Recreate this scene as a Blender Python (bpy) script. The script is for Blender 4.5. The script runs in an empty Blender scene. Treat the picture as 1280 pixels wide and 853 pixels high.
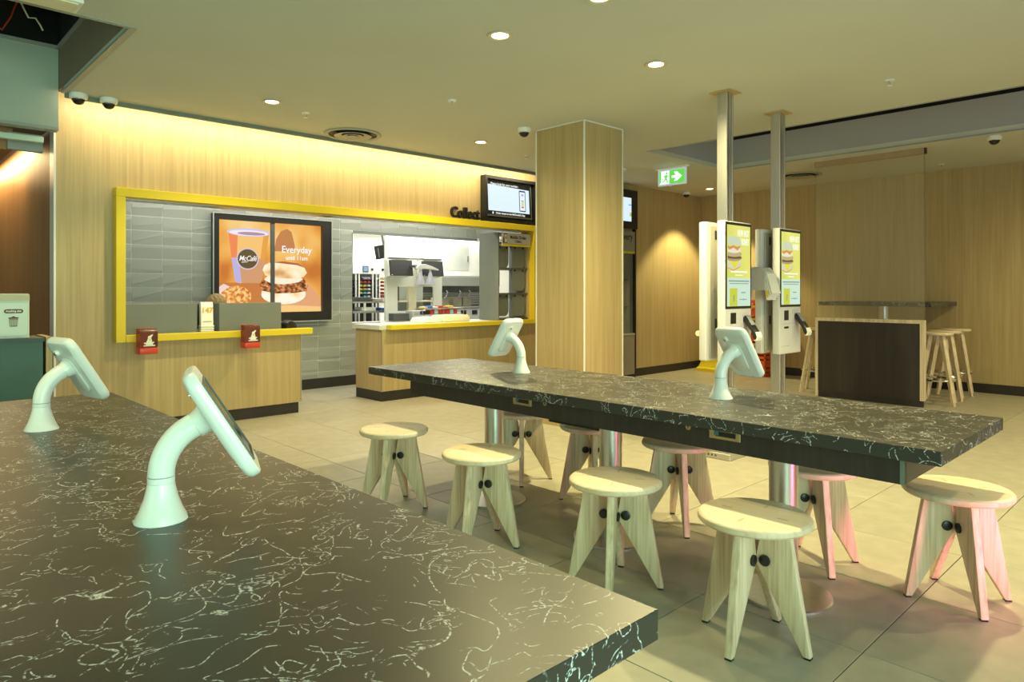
import bpy, bmesh, math, random
from mathutils import Vector, Matrix, Euler
random.seed(4)
PI = math.pi
R = math.radians
S = bpy.context.scene
COL = S.collection

# ------------------------------------------------------------------ camera
# X runs along the service wall, Y away from the camera along the tables, Z up
cam_d = bpy.data.cameras.new('camera')
cam = bpy.data.objects.new('camera', cam_d)
COL.objects.link(cam)
cam.location = (0, 0, 1.27)
cam.rotation_euler = (R(90), 0, R(46.35 - 90))
cam_d.sensor_width = 36
cam_d.lens = 862 / 1280 * 36
cam_d.shift_y = -(426.5 - 363) / 1280
cam_d.clip_start = .05
S.camera = cam

# ------------------------------------------------------------------ world, exposure
w = bpy.data.worlds.new('world')
S.world = w
w.use_nodes = True
w.node_tree.nodes['Background'].inputs[0].default_value = (.90, 1.0, .84, 1)
w.node_tree.nodes['Background'].inputs[1].default_value = .42
S.view_settings.view_transform = 'Standard'
S.view_settings.look = 'None'
S.view_settings.gamma = 1
S.view_settings.use_curve_mapping = False
S.view_settings.exposure = .28


# ------------------------------------------------------------------ lights
def aim(o, d):
    o.rotation_euler = Vector(d).to_track_quat('-Z', 'Y').to_euler()


def area(name, loc, d, sx, sy, e, c, spread=180):
    l = bpy.data.lights.new(name, 'AREA')
    l.shape = 'RECTANGLE'
    l.size, l.size_y, l.energy, l.color = sx, sy, e, c
    l.spread = R(spread)
    o = bpy.data.objects.new(name, l)
    COL.objects.link(o)
    o.location = loc
    aim(o, d)
    return o


WARM = (1, .87, .42)
# LED strip of the ceiling cove washing the service wall
area('cove_strip_light', (4.02, 6.40, 2.87), (0, .62, -.78), 5.5, .03, 44, (1, .83, .52))
# LED strip over the wall at the far left
area('side_strip_light', (1.06, 8.6, 2.62), (.5, 0, -.85), .03, 3.4, 42, (1, .72, .34)).rotation_euler = Euler((0, R(-30), 0))
# fluorescent light of the kitchen and the staff corridor
area('kitchen_light', (6.4, 8.75, 2.39), (0, .45, -1), 3.0, .5, 55, (1, 1, .90))  # front lamp added to brighten the cabinet and hood faces
area('kitchen_light', (7.2, 10.4, 2.39), (0, 0, -1), 3.0, .8, 58, (1, 1, .90))
area('kitchen_back_light', (8.4, 11.4, 2.38), (0, 0, -1), 2.6, 1.4, 90, (1, 1, .90))
area('corridor_light', (3.3, 7.5, 2.56), (0, .3, -1), 2.6, .3, 22, (1, .98, .84))
area('corridor_light', (5.7, 7.5, 2.56), (0, .1, -1), 2.0, .3, 24, (1, .98, .84))
# coloured LED displays of the shop behind the camera
area('teal_display_light', (-.2, -2.5, 1.2), (.05, 1, .18), 2.2, 1.4, 84, (.55, 1, .72), 130)
area('white_display_light', (2.6, -2.8, 1.3), (.25, 1, .10), 1.6, 1.2, 34, (.86, .95, 1))
area('teal_display_light', (-2.4, 1.8, 1.3), (.75, .40, .55), 2.0, 1.4, 16, (.50, 1, .60))
area('pink_display_light', (3.02, -.55, .24), (.15, 1, -.02), .25, .25, 2.4, (1, .15, .34), 48)
# fill light added inside the ceiling recess, no fixture seen there
area('recess_fill_light', (7.2, .6, 3.3), (.25, 0, -1), 1.0, 6.0, 3, (.9, .92, 1))


# ------------------------------------------------------------------ materials
MATS = {}


def mat(name, c, rough=.5, metal=0, spec=.5, emit=0, coat=0, alpha=1):
    m = bpy.data.materials.new(name)
    m.use_nodes = True
    b = m.node_tree.nodes['Principled BSDF']
    b.inputs['Base Color'].default_value = (*c, 1)
    b.inputs['Roughness'].default_value = rough
    b.inputs['Metallic'].default_value = metal
    b.inputs['Specular IOR Level'].default_value = spec
    b.inputs['Coat Weight'].default_value = coat
    b.inputs['Alpha'].default_value = alpha
    if emit:
        b.inputs['Emission Color'].default_value = (*c, 1)
        b.inputs['Emission Strength'].default_value = emit
    MATS[name] = m
    return m


def N(m, t, **k):
    n = m.node_tree.nodes.new(t)
    for a, v in k.items():
        if a.startswith('i_'):
            n.inputs[a[2:].replace('_', ' ')].default_value = v
        else:
            setattr(n, a, v)
    return n


def L(m, a, ao, b, bi):
    m.node_tree.links.new(a.outputs[ao], b.inputs[bi])


def ramp(m, stops):
    n = m.node_tree.nodes.new('ShaderNodeValToRGB')
    e = n.color_ramp.elements
    while len(e) < len(stops):
        e.new(.5)
    for x, (p, c) in zip(e, stops):
        x.position = p
        x.color = (*c, 1) if len(c) == 3 else c
    return n


def mottled(name, c, rough=.5, amount=.08, scale=6, metal=0, bump=0, stretch=(1, 1, 1), rnd=0, spec=.5, coat=0):
    """plain material with a procedural tone variation"""
    m = mat(name, c, rough, metal, spec, coat=coat)
    b = m.node_tree.nodes['Principled BSDF']
    tc = N(m, 'ShaderNodeTexCoord')
    mp = N(m, 'ShaderNodeMapping')
    mp.inputs['Scale'].default_value = stretch
    nz = N(m, 'ShaderNodeTexNoise', i_Scale=scale, i_Detail=5.0)
    L(m, tc, 'Object', mp, 0)
    L(m, mp, 0, nz, 'Vector')
    lo = tuple(x * (1 - amount) for x in c)
    hi = tuple(min(1, x * (1 + amount)) for x in c)
    r = ramp(m, [(.3, lo), (.7, hi)])
    L(m, nz, 0, r, 0)
    src = r
    if rnd:
        oi = N(m, 'ShaderNodeObjectInfo')
        mr = N(m, 'ShaderNodeMapRange')
        mr.inputs['To Min'].default_value = 1 - rnd
        mr.inputs['To Max'].default_value = 1 + rnd
        hs = N(m, 'ShaderNodeHueSaturation')
        L(m, oi, 'Random', mr, 0)
        L(m, mr, 0, hs, 'Value')
        L(m, r, 0, hs, 'Color')
        src = hs
    L(m, src, 0, b, 'Base Color')
    if bump:
        bp = N(m, 'ShaderNodeBump', i_Strength=bump, i_Distance=.002)
        L(m, nz, 0, bp, 'Height')
        L(m, bp, 0, b, 'Normal')
    return m


def wood(name, dark, mid, light, scale=(46, 46, 1.1), rough=.45, figure=.35, fig_scale=(9, 9, .55), world=True):
    m = mat(name, mid, rough)
    b = m.node_tree.nodes['Principled BSDF']
    tc = N(m, 'ShaderNodeTexCoord')
    mp = N(m, 'ShaderNodeMapping')
    mp.inputs['Scale'].default_value = scale
    n1 = N(m, 'ShaderNodeTexNoise', i_Scale=1.0, i_Detail=6.0, i_Roughness=.62)
    L(m, tc, 'Object', mp, 0)
    L(m, mp, 0, n1, 'Vector')
    mp2 = N(m, 'ShaderNodeMapping')
    mp2.inputs['Scale'].default_value = fig_scale
    n2 = N(m, 'ShaderNodeTexNoise', i_Scale=1.0, i_Detail=3.0, i_Distortion=.6)
    L(m, tc, 'Object', mp2, 0)
    L(m, mp2, 0, n2, 'Vector')
    mx = N(m, 'ShaderNodeMix', data_type='FLOAT')
    mx.inputs[0].default_value = figure
    L(m, n1, 0, mx, 2)
    L(m, n2, 0, mx, 3)
    r = ramp(m, [(.30, dark), (.5, mid), (.68, light)])
    L(m, mx, 0, r, 0)
    L(m, r, 0, b, 'Base Color')
    bp = N(m, 'ShaderNodeBump', i_Strength=.12, i_Distance=.001)
    L(m, n1, 0, bp, 'Height')
    L(m, bp, 0, b, 'Normal')
    return m


def thread_laminate(name):
    """near-black laminate printed with loose pale threads: level lines of warped noise, of even width"""
    m = mat(name, (.03, .028, .024), .38)
    b = m.node_tree.nodes['Principled BSDF']
    tc = N(m, 'ShaderNodeTexCoord')

    def math_(op, a, c=None):
        n = N(m, 'ShaderNodeMath', operation=op)
        L(m, a, 0, n, 0)
        if isinstance(c, (int, float)):
            n.inputs[1].default_value = c
        elif c is not None:
            L(m, c, 0, n, 1)
        return n
    e = .0012
    acc = None
    for sc, off, wd, dist, msc, cut in ((4.6, (0, 0, 0), .0015, 1.1, 9.0, .49), (6.0, (7.3, 2.1, 4.4), .0014, 1.5, 10.0, .50),
                                        (8.0, (3.7, 9.2, 1.5), .0013, 2.0, 11.0, .52), (14.0, (1.7, 5.2, 8.5), .0011, 2.4, 9.0, .58)):
        ns = []
        for d in ((0, 0, 0), (e, 0, 0), (0, e, 0), (0, 0, e)):
            mp = N(m, 'ShaderNodeMapping')
            mp.inputs['Location'].default_value = tuple(o + q for o, q in zip(off, d))
            L(m, tc, 'Object', mp, 0)
            nz = N(m, 'ShaderNodeTexNoise', i_Scale=sc, i_Detail=1.0, i_Roughness=.45, i_Distortion=dist)
            L(m, mp, 0, nz, 'Vector')
            ns.append(nz)
            if d == (0, 0, 0):
                mk = N(m, 'ShaderNodeTexNoise', i_Scale=msc, i_Detail=1.0)
                L(m, mp, 0, mk, 'Vector')
        g = None
        for q in ns[1:]:
            df = math_('SUBTRACT', q, ns[0])
            sq = math_('MULTIPLY', df, df)
            g = sq if g is None else math_('ADD', g, sq)
        g = math_('MAXIMUM', math_('DIVIDE', math_('SQRT', g), e), .35)
        a = math_('DIVIDE', math_('ABSOLUTE', math_('SUBTRACT', ns[0], .5)), g)
        f = N(m, 'ShaderNodeMapRange')
        f.inputs['From Min'].default_value = wd
        f.inputs['From Max'].default_value = wd * .45
        L(m, a, 0, f, 0)
        mr = N(m, 'ShaderNodeMapRange')
        mr.inputs['From Min'].default_value = cut
        mr.inputs['From Max'].default_value = cut + .03
        L(m, mk, 0, mr, 0)
        mu = math_('MULTIPLY', f, mr)
        acc = mu if acc is None else math_('MAXIMUM', acc, mu)
    br = N(m, 'ShaderNodeTexNoise', i_Scale=170.0, i_Detail=2.0)     # threads fray
    L(m, tc, 'Object', br, 'Vector')
    rr = N(m, 'ShaderNodeMapRange')
    rr.inputs['From Min'].default_value = .42
    rr.inputs['From Max'].default_value = .56
    L(m, br, 0, rr, 0)
    mu = math_('MULTIPLY', acc, rr)
    r = ramp(m, [(0, (.036, .034, .027)), (1, (.60, .62, .64))])
    L(m, mu, 0, r, 0)
    L(m, r, 0, b, 'Base Color')
    return m


def gradient_screen(name, stops, scale, off, strength):
    """picture background of a lit screen: soft procedural blotches"""
    m = mat(name, (0, 0, 0), .25)
    b = m.node_tree.nodes['Principled BSDF']
    tc = N(m, 'ShaderNodeTexCoord')
    mp = N(m, 'ShaderNodeMapping')
    mp.inputs['Location'].default_value = off
    mp.inputs['Scale'].default_value = scale
    nz = N(m, 'ShaderNodeTexNoise', i_Scale=1.0, i_Detail=1.5)
    L(m, tc, 'Object', mp, 0)
    L(m, mp, 0, nz, 'Vector')
    r = ramp(m, stops)
    L(m, nz, 0, r, 0)
    L(m, r, 0, b, 'Emission Color')
    b.inputs['Emission Strength'].default_value = strength * .80
    MATS[name] = m
    return m


oak = wood('oak_veneer', (.385, .28, .128), (.455, .345, .165), (.51, .40, .205), figure=.18)
oak_dark = wood('brown_veneer', (.20, .10, .035), (.28, .15, .055), (.35, .20, .08))
ash = wood('ash_wood', (.40, .28, .15), (.71, .58, .40), (.84, .72, .55), scale=(85, 85, 2.6), figure=.42, fig_scale=(26, 26, 1.6), rough=.5)
ash_top = wood('ash_seat', (.56, .42, .25), (.74, .61, .43), (.80, .68, .50), scale=(75, 2.4, 8), figure=.4, fig_scale=(16, 1.2, 4), rough=.45)
wenge = wood('black_veneer', (.018, .014, .011), (.028, .022, .018), (.040, .032, .026), rough=.5)
M_ceil = mottled('ceiling_paint', (.58, .59, .51), .85, .02, 1.5)
M_floor = mottled('floor_stone', (.37, .345, .265), .42, .10, 9, bump=.05, rnd=.045)
M_grout = mat('floor_joint', (.10, .09, .07), .8)
M_tile = mottled('grey_wall_tile', (.285, .305, .28), .35, .05, 3, rnd=.04)
M_wgrout = mat('wall_joint', (.62, .62, .58), .8)
M_skirt = mottled('black_skirting', (.022, .020, .017), .45, .2, 8)
M_lam = thread_laminate('thread_laminate')
M_black = mat('black_plastic', (.012, .012, .012), .35)
M_blackm = mottled('black_matt', (.016, .015, .013), .6, .15, 20)
M_white = mottled('white_plastic', (.80, .80, .76), .28, .02, 4)
M_whitew = mottled('white_enamel', (.82, .82, .77), .4, .03, 3)
M_cream = mottled('cream_panel', (.72, .72, .62), .45, .03, 3)
M_yel = mottled('yellow_paint', (.70, .53, .015), .42, .03, 4)
M_grey = mottled('grey_laminate', (.155, .175, .165), .5, .04, 5)
M_dgrey = mottled('dark_grey_laminate', (.075, .08, .075), .5, .06, 5)
M_wtop = mottled('pale_worktop', (.60, .61, .57), .35, .03, 5)
M_steel = mottled('brushed_steel', (.62, .61, .57), .32, .06, 30, metal=1, stretch=(1, 1, .05))
M_alu = mottled('aluminium', (.60, .59, .56), .38, .04, 30, metal=1, stretch=(1, 1, .05))
M_chrome = mat('chrome', (.8, .8, .78), .12, 1)
M_brass = mottled('brass_plate', (.55, .45, .24), .35, .08, 30, metal=1)
M_trim = mottled('grey_trim', (.34, .36, .33), .4, .04, 6)
M_void = mottled('black_void', (.012, .012, .010), .9, .3, 5)
M_panelg = mottled('painted_bulkhead', (.42, .47, .41), .6, .03, 3)
M_red = mottled('red_plastic', (.58, .055, .02), .35, .05, 8)
M_orange = mottled('orange_plastic', (.78, .12, .025), .4, .06, 8)
M_green = mottled('dark_green_laminate', (.045, .12, .095), .45, .08, 6)
M_kiosk = mottled('kiosk_shell', (.66, .65, .64), .4, .02, 4)
M_kdoor = mottled('kiosk_door', (.42, .39, .33), .5, .04, 4)
M_skin = mat('skin', (.50, .27, .17), .5)
M_hair = mottled('blond_hair', (.26, .18, .085), .6, .25, 60, stretch=(1, 1, .2))
M_cloth = mottled('dark_uniform', (.03, .03, .035), .8, .2, 30)
M_paper = mottled('cream_paper', (.80, .74, .52), .7, .06, 12)
M_letter = mat('black_letters', (.008, .008, .008), .45)
M_lettery = mat('orange_numerals', (.80, .42, .01), .5)
M_lamp = mat('lamp_glow', (1, .90, .62), .5, emit=14)
M_fluo = mat('fluorescent_panel', (1, 1, .92), .5, emit=3.0)
M_dome = mat('smoked_dome', (.012, .012, .012), .08)


def glassy(name, col, fac, rough=.05, ior=1.45, bump=0):
    m = bpy.data.materials.new(name)
    m.use_nodes = True
    nt = m.node_tree
    nt.nodes.remove(nt.nodes['Principled BSDF'])
    out = nt.nodes['Material Output']
    tr = N(m, 'ShaderNodeBsdfTransparent')
    tr.inputs[0].default_value = (*col, 1)
    gl = N(m, 'ShaderNodeBsdfGlossy', i_Roughness=rough)
    df = N(m, 'ShaderNodeBsdfDiffuse')
    df.inputs[0].default_value = (.74, .64, .42, 1)
    m1 = N(m, 'ShaderNodeMixShader')
    m1.inputs[0].default_value = fac
    L(m, tr, 0, m1, 1)
    L(m, df, 0, m1, 2)
    fr = N(m, 'ShaderNodeFresnel')
    fr.inputs[0].default_value = ior
    m2 = N(m, 'ShaderNodeMixShader')
    L(m, fr, 0, m2, 0)
    L(m, m1, 0, m2, 1)
    L(m, gl, 0, m2, 2)
    L(m, m2, 0, out, 0)
    if bump:
        tc = N(m, 'ShaderNodeTexCoord')
        wv = N(m, 'ShaderNodeTexWave', i_Scale=bump, bands_direction='Y')
        L(m, tc, 'Object', wv, 'Vector')
        bp = N(m, 'ShaderNodeBump', i_Strength=.25, i_Distance=.003)
        L(m, wv, 0, bp, 'Height')
        L(m, bp, 0, gl, 'Normal')
    return m


M_reed = glassy('reeded_glass', (.99, .99, .97), .10, .06, 1.3, bump=16)
M_smoke = glassy('smoked_acrylic', (.72, .42, .36), .06, .08, 1.3)
M_clear = glassy('clear_acrylic', (.86, .88, .84), .05, .05, 1.45)


def emis(name, c, s=1.0):
    m = mat(name, c, .25, emit=s * .80)
    m.node_tree.nodes['Principled BSDF'].inputs['Base Color'].default_value = (.01, .01, .01, 1)
    return m


# ------------------------------------------------------------------ mesh builder
class B:
    def __init__(s):
        s.bm = bmesh.new()

    def box(s, x0, x1, y0, y1, z0, z1, bev=0, seg=1):
        b = bmesh.new()
        r = bmesh.ops.create_cube(b, size=1)
        for v in r['verts']:
            v.co = Vector(((x0 + x1) / 2 + v.co.x * (x1 - x0), (y0 + y1) / 2 + v.co.y * (y1 - y0), (z0 + z1) / 2 + v.co.z * (z1 - z0)))
        if bev:
            bmesh.ops.bevel(b, geom=b.edges[:], offset=bev, segments=seg, affect='EDGES', profile=.5)
        s.add(b)
        return s

    def add(s, b, M=None):
        me = bpy.data.meshes.new('t')
        if M is not None:
            b.transform(M)
        b.to_mesh(me)
        b.free()
        s.bm.from_mesh(me)
        bpy.data.meshes.remove(me)

    def cyl(s, p0, p1, r0, r1=None, n=20, cap=True):
        return s.tube([p0, p1], [r0, r0 if r1 is None else r1], n, cap)

    def tube(s, pts, rad, n=12, cap=True):
        pts = [Vector(p) for p in pts]
        if isinstance(rad, (int, float)):
            rad = [rad] * len(pts)
        rings = []
        up = None
        for i, p in enumerate(pts):
            a = pts[max(0, i - 1)]
            c = pts[min(len(pts) - 1, i + 1)]
            t = (c - a).normalized()
            if up is None:
                up = t.orthogonal().normalized()
            else:
                up = (up - t * up.dot(t)).normalized()
            sd = t.cross(up)
            rings.append([s.bm.verts.new(p + (up * math.cos(2 * PI * k / n) + sd * math.sin(2 * PI * k / n)) * rad[i]) for k in range(n)])
        for a, c in zip(rings, rings[1:]):
            for k in range(n):
                s.bm.faces.new((a[k], a[(k + 1) % n], c[(k + 1) % n], c[k]))
        if cap:
            s.bm.faces.new(rings[0][::-1])
            s.bm.faces.new(rings[-1])
        return s

    def lathe(s, prof, c=(0, 0, 0), n=28, cap=True):
        rings = []
        for r, z in prof:
            rings.append([s.bm.verts.new((c[0] + r * math.cos(2 * PI * k / n), c[1] + r * math.sin(2 * PI * k / n), c[2] + z)) for k in range(n)])
        for a, b in zip(rings, rings[1:]):
            for k in range(n):
                s.bm.faces.new((a[k], a[(k + 1) % n], b[(k + 1) % n], b[k]))
        if cap:
            s.bm.faces.new(rings[0][::-1])
            s.bm.faces.new(rings[-1])
        return s

    def prism(s, poly, ax, a0, a1, bev=0, seg=1):
        """poly in the two other axes (in x,y,z order), extruded along ax from a0 to a1"""
        b = bmesh.new()

        def pt(q, h):
            return {'x': (h, q[0], q[1]), 'y': (q[0], h, q[1]), 'z': (q[0], q[1], h)}[ax]
        lo = [b.verts.new(pt(q, a0)) for q in poly]
        hi = [b.verts.new(pt(q, a1)) for q in poly]
        n = len(poly)
        b.faces.new(lo)
        b.faces.new(hi[::-1])
        for k in range(n):
            b.faces.new((lo[k], hi[k], hi[(k + 1) % n], lo[(k + 1) % n]))
        bmesh.ops.recalc_face_normals(b, faces=b.faces[:])
        if bev:
            bmesh.ops.bevel(b, geom=b.edges[:], offset=bev, segments=seg, affect='EDGES', profile=.5)
        s.add(b)
        return s

    def quad(s, a, b, c, d):
        s.bm.faces.new([s.bm.verts.new(p) for p in (a, b, c, d)])
        return s

    def sphere(s, c, r, sc=(1, 1, 1), n=16):
        b = bmesh.new()
        bmesh.ops.create_uvsphere(b, u_segments=n, v_segments=n // 2 + 2, radius=r)
        s.add(b, Matrix.Translation(c) @ Matrix.Diagonal((*sc, 1)))
        return s

    def done(s, name, m, parent=None, M=None, flat=False, **props):
        bmesh.ops.recalc_face_normals(s.bm, faces=s.bm.faces[:])
        me = bpy.data.meshes.new(name)
        if M is not None:
            s.bm.transform(M)
        s.bm.to_mesh(me)
        s.bm.free()
        return link(name, me, m, parent, flat, **props)


def link(name, me, m, parent=None, flat=False, **props):
    if m is not None and not me.materials:
        me.materials.append(m)
    if not flat:
        for p in me.polygons:
            p.use_smooth = True
        me.set_sharp_from_angle(angle=R(32))
    o = bpy.data.objects.new(name, me)
    COL.objects.link(o)
    if parent is not None:
        o.parent = parent
    for k, v in props.items():
        o[k] = v
    return o


def thing(name, label, cat, loc=(0, 0, 0), rz=0, group=None):
    o = bpy.data.objects.new(name, None)
    o.empty_display_size = .05
    COL.objects.link(o)
    o.location = loc
    o.rotation_euler = (0, 0, rz)
    return tag(o, label, cat, group)


def tag(o, label, cat, group=None):
    o['label'] = label
    o['category'] = cat
    if group:
        o['group'] = group
    return o


def struct(o, label=None):
    o['kind'] = 'structure'
    if label:
        o['label'] = label
    return o


def copy_thing(root, loc, rz, label, group=None):
    r = root.copy()
    COL.objects.link(r)
    r.location = loc
    r.rotation_euler = (0, 0, rz)
    r['label'] = label
    if group:
        r['group'] = group

    def kids(a, b):
        for ch in list(a.children):
            if ch is b:
                continue
            c = ch.copy()
            COL.objects.link(c)
            c.parent = b
            kids(ch, c)
    kids(root, r)
    return r


def text(name, body, m, parent, loc, size, sx=1.0, bold=0, ext=.001, rot=(PI / 2, 0, 0), align='CENTER', shear=0, spacing=1.0):
    c = bpy.data.curves.new(name, 'FONT')
    c.body = body
    c.size = size
    c.align_x = align
    c.align_y = 'CENTER'
    c.extrude = ext
    c.offset = bold
    c.shear = shear
    c.space_character = spacing
    c.resolution_u = 3
    o = bpy.data.objects.new(name, c)
    COL.objects.link(o)
    dg = bpy.context.evaluated_depsgraph_get()
    me = bpy.data.meshes.new_from_object(o.evaluated_get(dg))
    bpy.data.objects.remove(o)
    me.materials.clear()
    me.transform(Matrix.Translation(loc) @ Euler(rot).to_matrix().to_4x4() @ Matrix.Diagonal((sx, 1, 1, 1)))
    return link(name, me, m, parent, flat=True)


def ellipse(cx, cz, rx, rz, n=28, a0=0, a1=2 * PI):
    return [(cx + rx * math.cos(a0 + (a1 - a0) * k / (n if a1 - a0 > 6.28 else n - 1)), cz + rz * math.sin(a0 + (a1 - a0) * k / (n if a1 - a0 > 6.28 else n - 1))) for k in range(n)]


def rrect(x0, x1, z0, z1, r, n=5):
    p = []
    for cx, cz, a in ((x1 - r, z1 - r, 0), (x0 + r, z1 - r, 90), (x0 + r, z0 + r, 180), (x1 - r, z0 + r, 270)):
        for k in range(n):
            t = R(a + 90 * k / (n - 1))
            p.append((cx + r * math.cos(t), cz + r * math.sin(t)))
    return p


# ================================================================== SETTING
CZ = 2.81          # ceiling
WY = 6.70          # service wall
BY = 6.10          # back wall on the right
RX = 10.12         # right wall

# ---- floor: slab and every tile of it
fl = struct(B().box(-4, 11, -4, 12.6, -.12, -.006).done('floor', M_grout), 'beige stone floor laid in square tiles')
P = .637
tv = []
for k in range(3):
    tv.append(B().box(-P / 2 + .002, P / 2 - .002, -P / 2 + .002, P / 2 - .002, -.006, 0, .0012).done('tile', M_floor, fl).data)
for o in list(fl.children):
    bpy.data.objects.remove(o)
for i in range(-5, 12):
    for j in range(-2, 12):
        cx, cy = 2.555 + P * (i + .5), .90 + P * (j + .5)
        if cx + P / 2 < -.4 or cx > RX or cy > 8.25:
            continue
        if cy > BY + .3 and cx > 7.3:
            continue
        o = bpy.data.objects.new('tile', tv[random.randrange(3)])
        COL.objects.link(o)
        o.parent = fl
        o.location = (cx, cy, random.uniform(0, .0006))
        o.rotation_euler = (0, 0, random.randrange(4) * PI / 2)

# ---- ceiling with the recess on the right and the open service hole on the left
b = B()
for x0, x1, y0, y1 in ((-4, 1.18, -4, 4.48), (1.18, 6.36, -4, 6.29), (6.36, 8.05, 4.50, 6.29), (6.85, 8.05, 6.29, 6.9), (8.05, 10.3, -4, 6.29)):
    b.box(x0, x1, y0, y1, CZ, CZ + .05)
struct(b.done('ceiling', M_ceil), 'pale painted ceiling with a long recess')
# recess faces
b = B()
b.box(8.056, 8.12, -4, 4.55, CZ + .0505, CZ + .362)
b.box(6.36, 8.12, 4.50, 4.56, CZ + .05, CZ + .50)
b.box(6.30, 8.12, -4, 4.55, CZ + .62, CZ + .66)
struct(b.done('ceiling_recess', mottled('recess_paint', (.40, .40, .41), .7, .02, 2)), 'grey recess set into the ceiling')
struct(B().box(6.35, 6.372, -4, 4.50, CZ - .004, CZ + .05).done('trim_1', M_trim), 'thin metal edge of the ceiling recess')
struct(B().box(8.035, 8.05, -4, 4.5, CZ - .012, CZ + .001).done('trim_2', M_trim), 'lower edge strip of the ceiling recess')
struct(B().box(6.30, 6.358, -4, 4.56, CZ + .051, CZ + .62).done('recess_side', MATS['recess_paint']), 'near side of the ceiling recess')
struct(B().box(8.121, 8.5, -4, 4.6, CZ + .06, CZ + .70).done('recess_dark_block', M_void), 'solid black block standing for the dark gap along the top of the ceiling recess')  # darkness of the gap is put into the block's black colour
# cove
b = B()
b.box(1.19, 6.85, 6.29, 6.315, CZ - .035, CZ + .04)
struct(b.done('trim_3', mottled('cove_trim', (.17, .20, .17), .5, .03, 5)), 'grey-green metal lip of the ceiling cove')
b = B()
b.box(1.18, 6.9, 6.25, 6.80, 3.06, 3.10)
b.box(1.18, 6.9, 6.27, 6.30, CZ + .03, 3.08)
struct(b.done('ceiling_cove', M_ceil), 'pocket of the lit ceiling cove')

# ---- service wall (wood) with the long service opening
struct(B().box(1.2, 1.70, WY, WY + .14, 0, 3.08).done('wall_service_left', oak), 'pale oak veneer wall left of the long service opening')
struct(B().box(1.70, 6.70, WY, WY + .14, 2.075, 3.08).done('wall_service', oak), 'pale oak veneer wall above the long service opening')
struct(B().box(6.70, 7.45, WY, WY + .14, 0, 3.08).done('wall_service_right', oak), 'pale oak veneer wall right of the service opening')
struct(B().box(1.185, 1.20, WY - .008, WY + .15, 0, CZ + .02).done('trim_4', M_white), 'white corner strip on the wall end')
b = B()
b.box(1.70, 6.70, WY + .0, WY + .16, 2.067, 2.0745)
struct(b.done('trim_5', M_steel), 'bright metal underside of the opening')
struct(B().box(7.40, 7.45, BY - .06, WY, 0, CZ).done('wall_step', oak), 'oak return between service wall and back wall')
# back wall / right wall
struct(B().box(7.40, RX + .1, BY, BY + .12, .11, CZ + .02).done('wall_back', oak), 'oak veneer back wall beside the kiosks')
struct(B().box(7.40, RX, BY - .012, BY + .05, 0, .115).done('baseboard_back', M_skirt), 'black skirting of the back wall')
struct(B().box(RX, RX + .12, -4, BY + .1, .11, CZ + .02).done('wall_right', oak), 'oak veneer wall on the right behind the high table')
struct(B().box(RX - .012, RX + .05, -4, BY, 0, .115).done('baseboard_right', M_skirt), 'black skirting of the right wall')

# ---- tiled wall behind the service opening, tile by tile
TY = 8.20
tw = struct(B().box(1.27, 4.847, TY, TY + .10, 0, 2.62).box(4.847, 5.30, TY, TY + .10, 0, .832).box(4.847, 7.16, TY, TY + .10, 2.045, 2.62).box(7.06, 7.16, 6.84, TY + .1, 2.045, 2.62).done('wall_tiled', M_wgrout), 'grey glossy tiled wall of the staff corridor')
TW, TH = .313, .1555


def tile_mesh(k):
    bm = bmesh.new()
    rnd = random.Random(k)
    w2, h2 = TW / 2 - .0042, TH / 2 - .0042
    zl, zr = rnd.uniform(-.35, .35) * TH, rnd.uniform(-.35, .35) * TH
    d0, d1 = .0035, rnd.uniform(.0075, .0100)
    f = [bm.verts.new(p) for p in ((-w2, -d0, -h2), (w2, -d0, -h2), (w2, -d1, zr), (w2, -d0 + .001, h2), (-w2, -d0 + .001, h2), (-w2, -d1, zl))]
    g = [bm.verts.new((v.co.x, .002, v.co.z)) for v in f]
    bm.faces.new((f[0], f[1], f[2], f[5]))
    bm.faces.new((f[5], f[2], f[3], f[4]))
    for a in range(6):
        bm.faces.new((f[a], g[a], g[(a + 1) % 6], f[(a + 1) % 6]))
    bmesh.ops.recalc_face_normals(bm, faces=bm.faces[:])
    me = bpy.data.meshes.new('wall_tile')
    bm.to_mesh(me)
    bm.free()
    me.materials.append(M_tile)
    return me


wt = [tile_mesh(k) for k in range(6)]
for i in range(-3, 16):
    for j in range(0, 16):
        cx, cz = 2.158 + TW * (i + .5), .055 + TH * (j + .5)
        if cx < 1.5 or cx > 7.03 or cz > 2.45:
            continue
        low = cz < .83 and cx < 5.2
        part = cx > 4.75 and cx < 4.9 and cz < 2.1 and not low
        if cx > 4.75 and cz < 2.1 and not part and not low:
            continue
        if cx < 3.2 and cz < .9:
            continue
        if 3.1 < cx < 4.4 and .98 < cz < 2.1:
            continue
        o = bpy.data.objects.new('wall_tile', wt[random.randrange(6)])
        COL.objects.link(o)
        o.parent = tw
        end = cx > 6.97
        o.location = (4.754 if part else 6.953 if end else cx, TY, cz)
        o.scale = (.575 if part else .64 if end else 1, 1, 1)
for i in range(4):
    for j in range(13, 16):
        o = bpy.data.objects.new('wall_tile', wt[random.randrange(6)])
        COL.objects.link(o)
        o.parent = tw
        o.location = (7.06, 8.19 - TW * (i + .5), .055 + TH * (j + .5))
        o.rotation_euler = (0, 0, -PI / 2)
struct(B().box(4.848, 4.854, TY - .006, TY + .10, .84, 2.05).done('trim_6', M_dgrey), 'metal corner strip of the tiled wall')
struct(B().box(4.86, 7.06, TY - .005, TY + .0, 2.036, 2.077).done('trim_7', M_grey), 'metal strip under the tiled lintel')
struct(B().box(1.35, 5.30, TY - .02, TY, 0, .13).done('baseboard_tiled', M_skirt), 'black skirting under the grey tiles')
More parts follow.
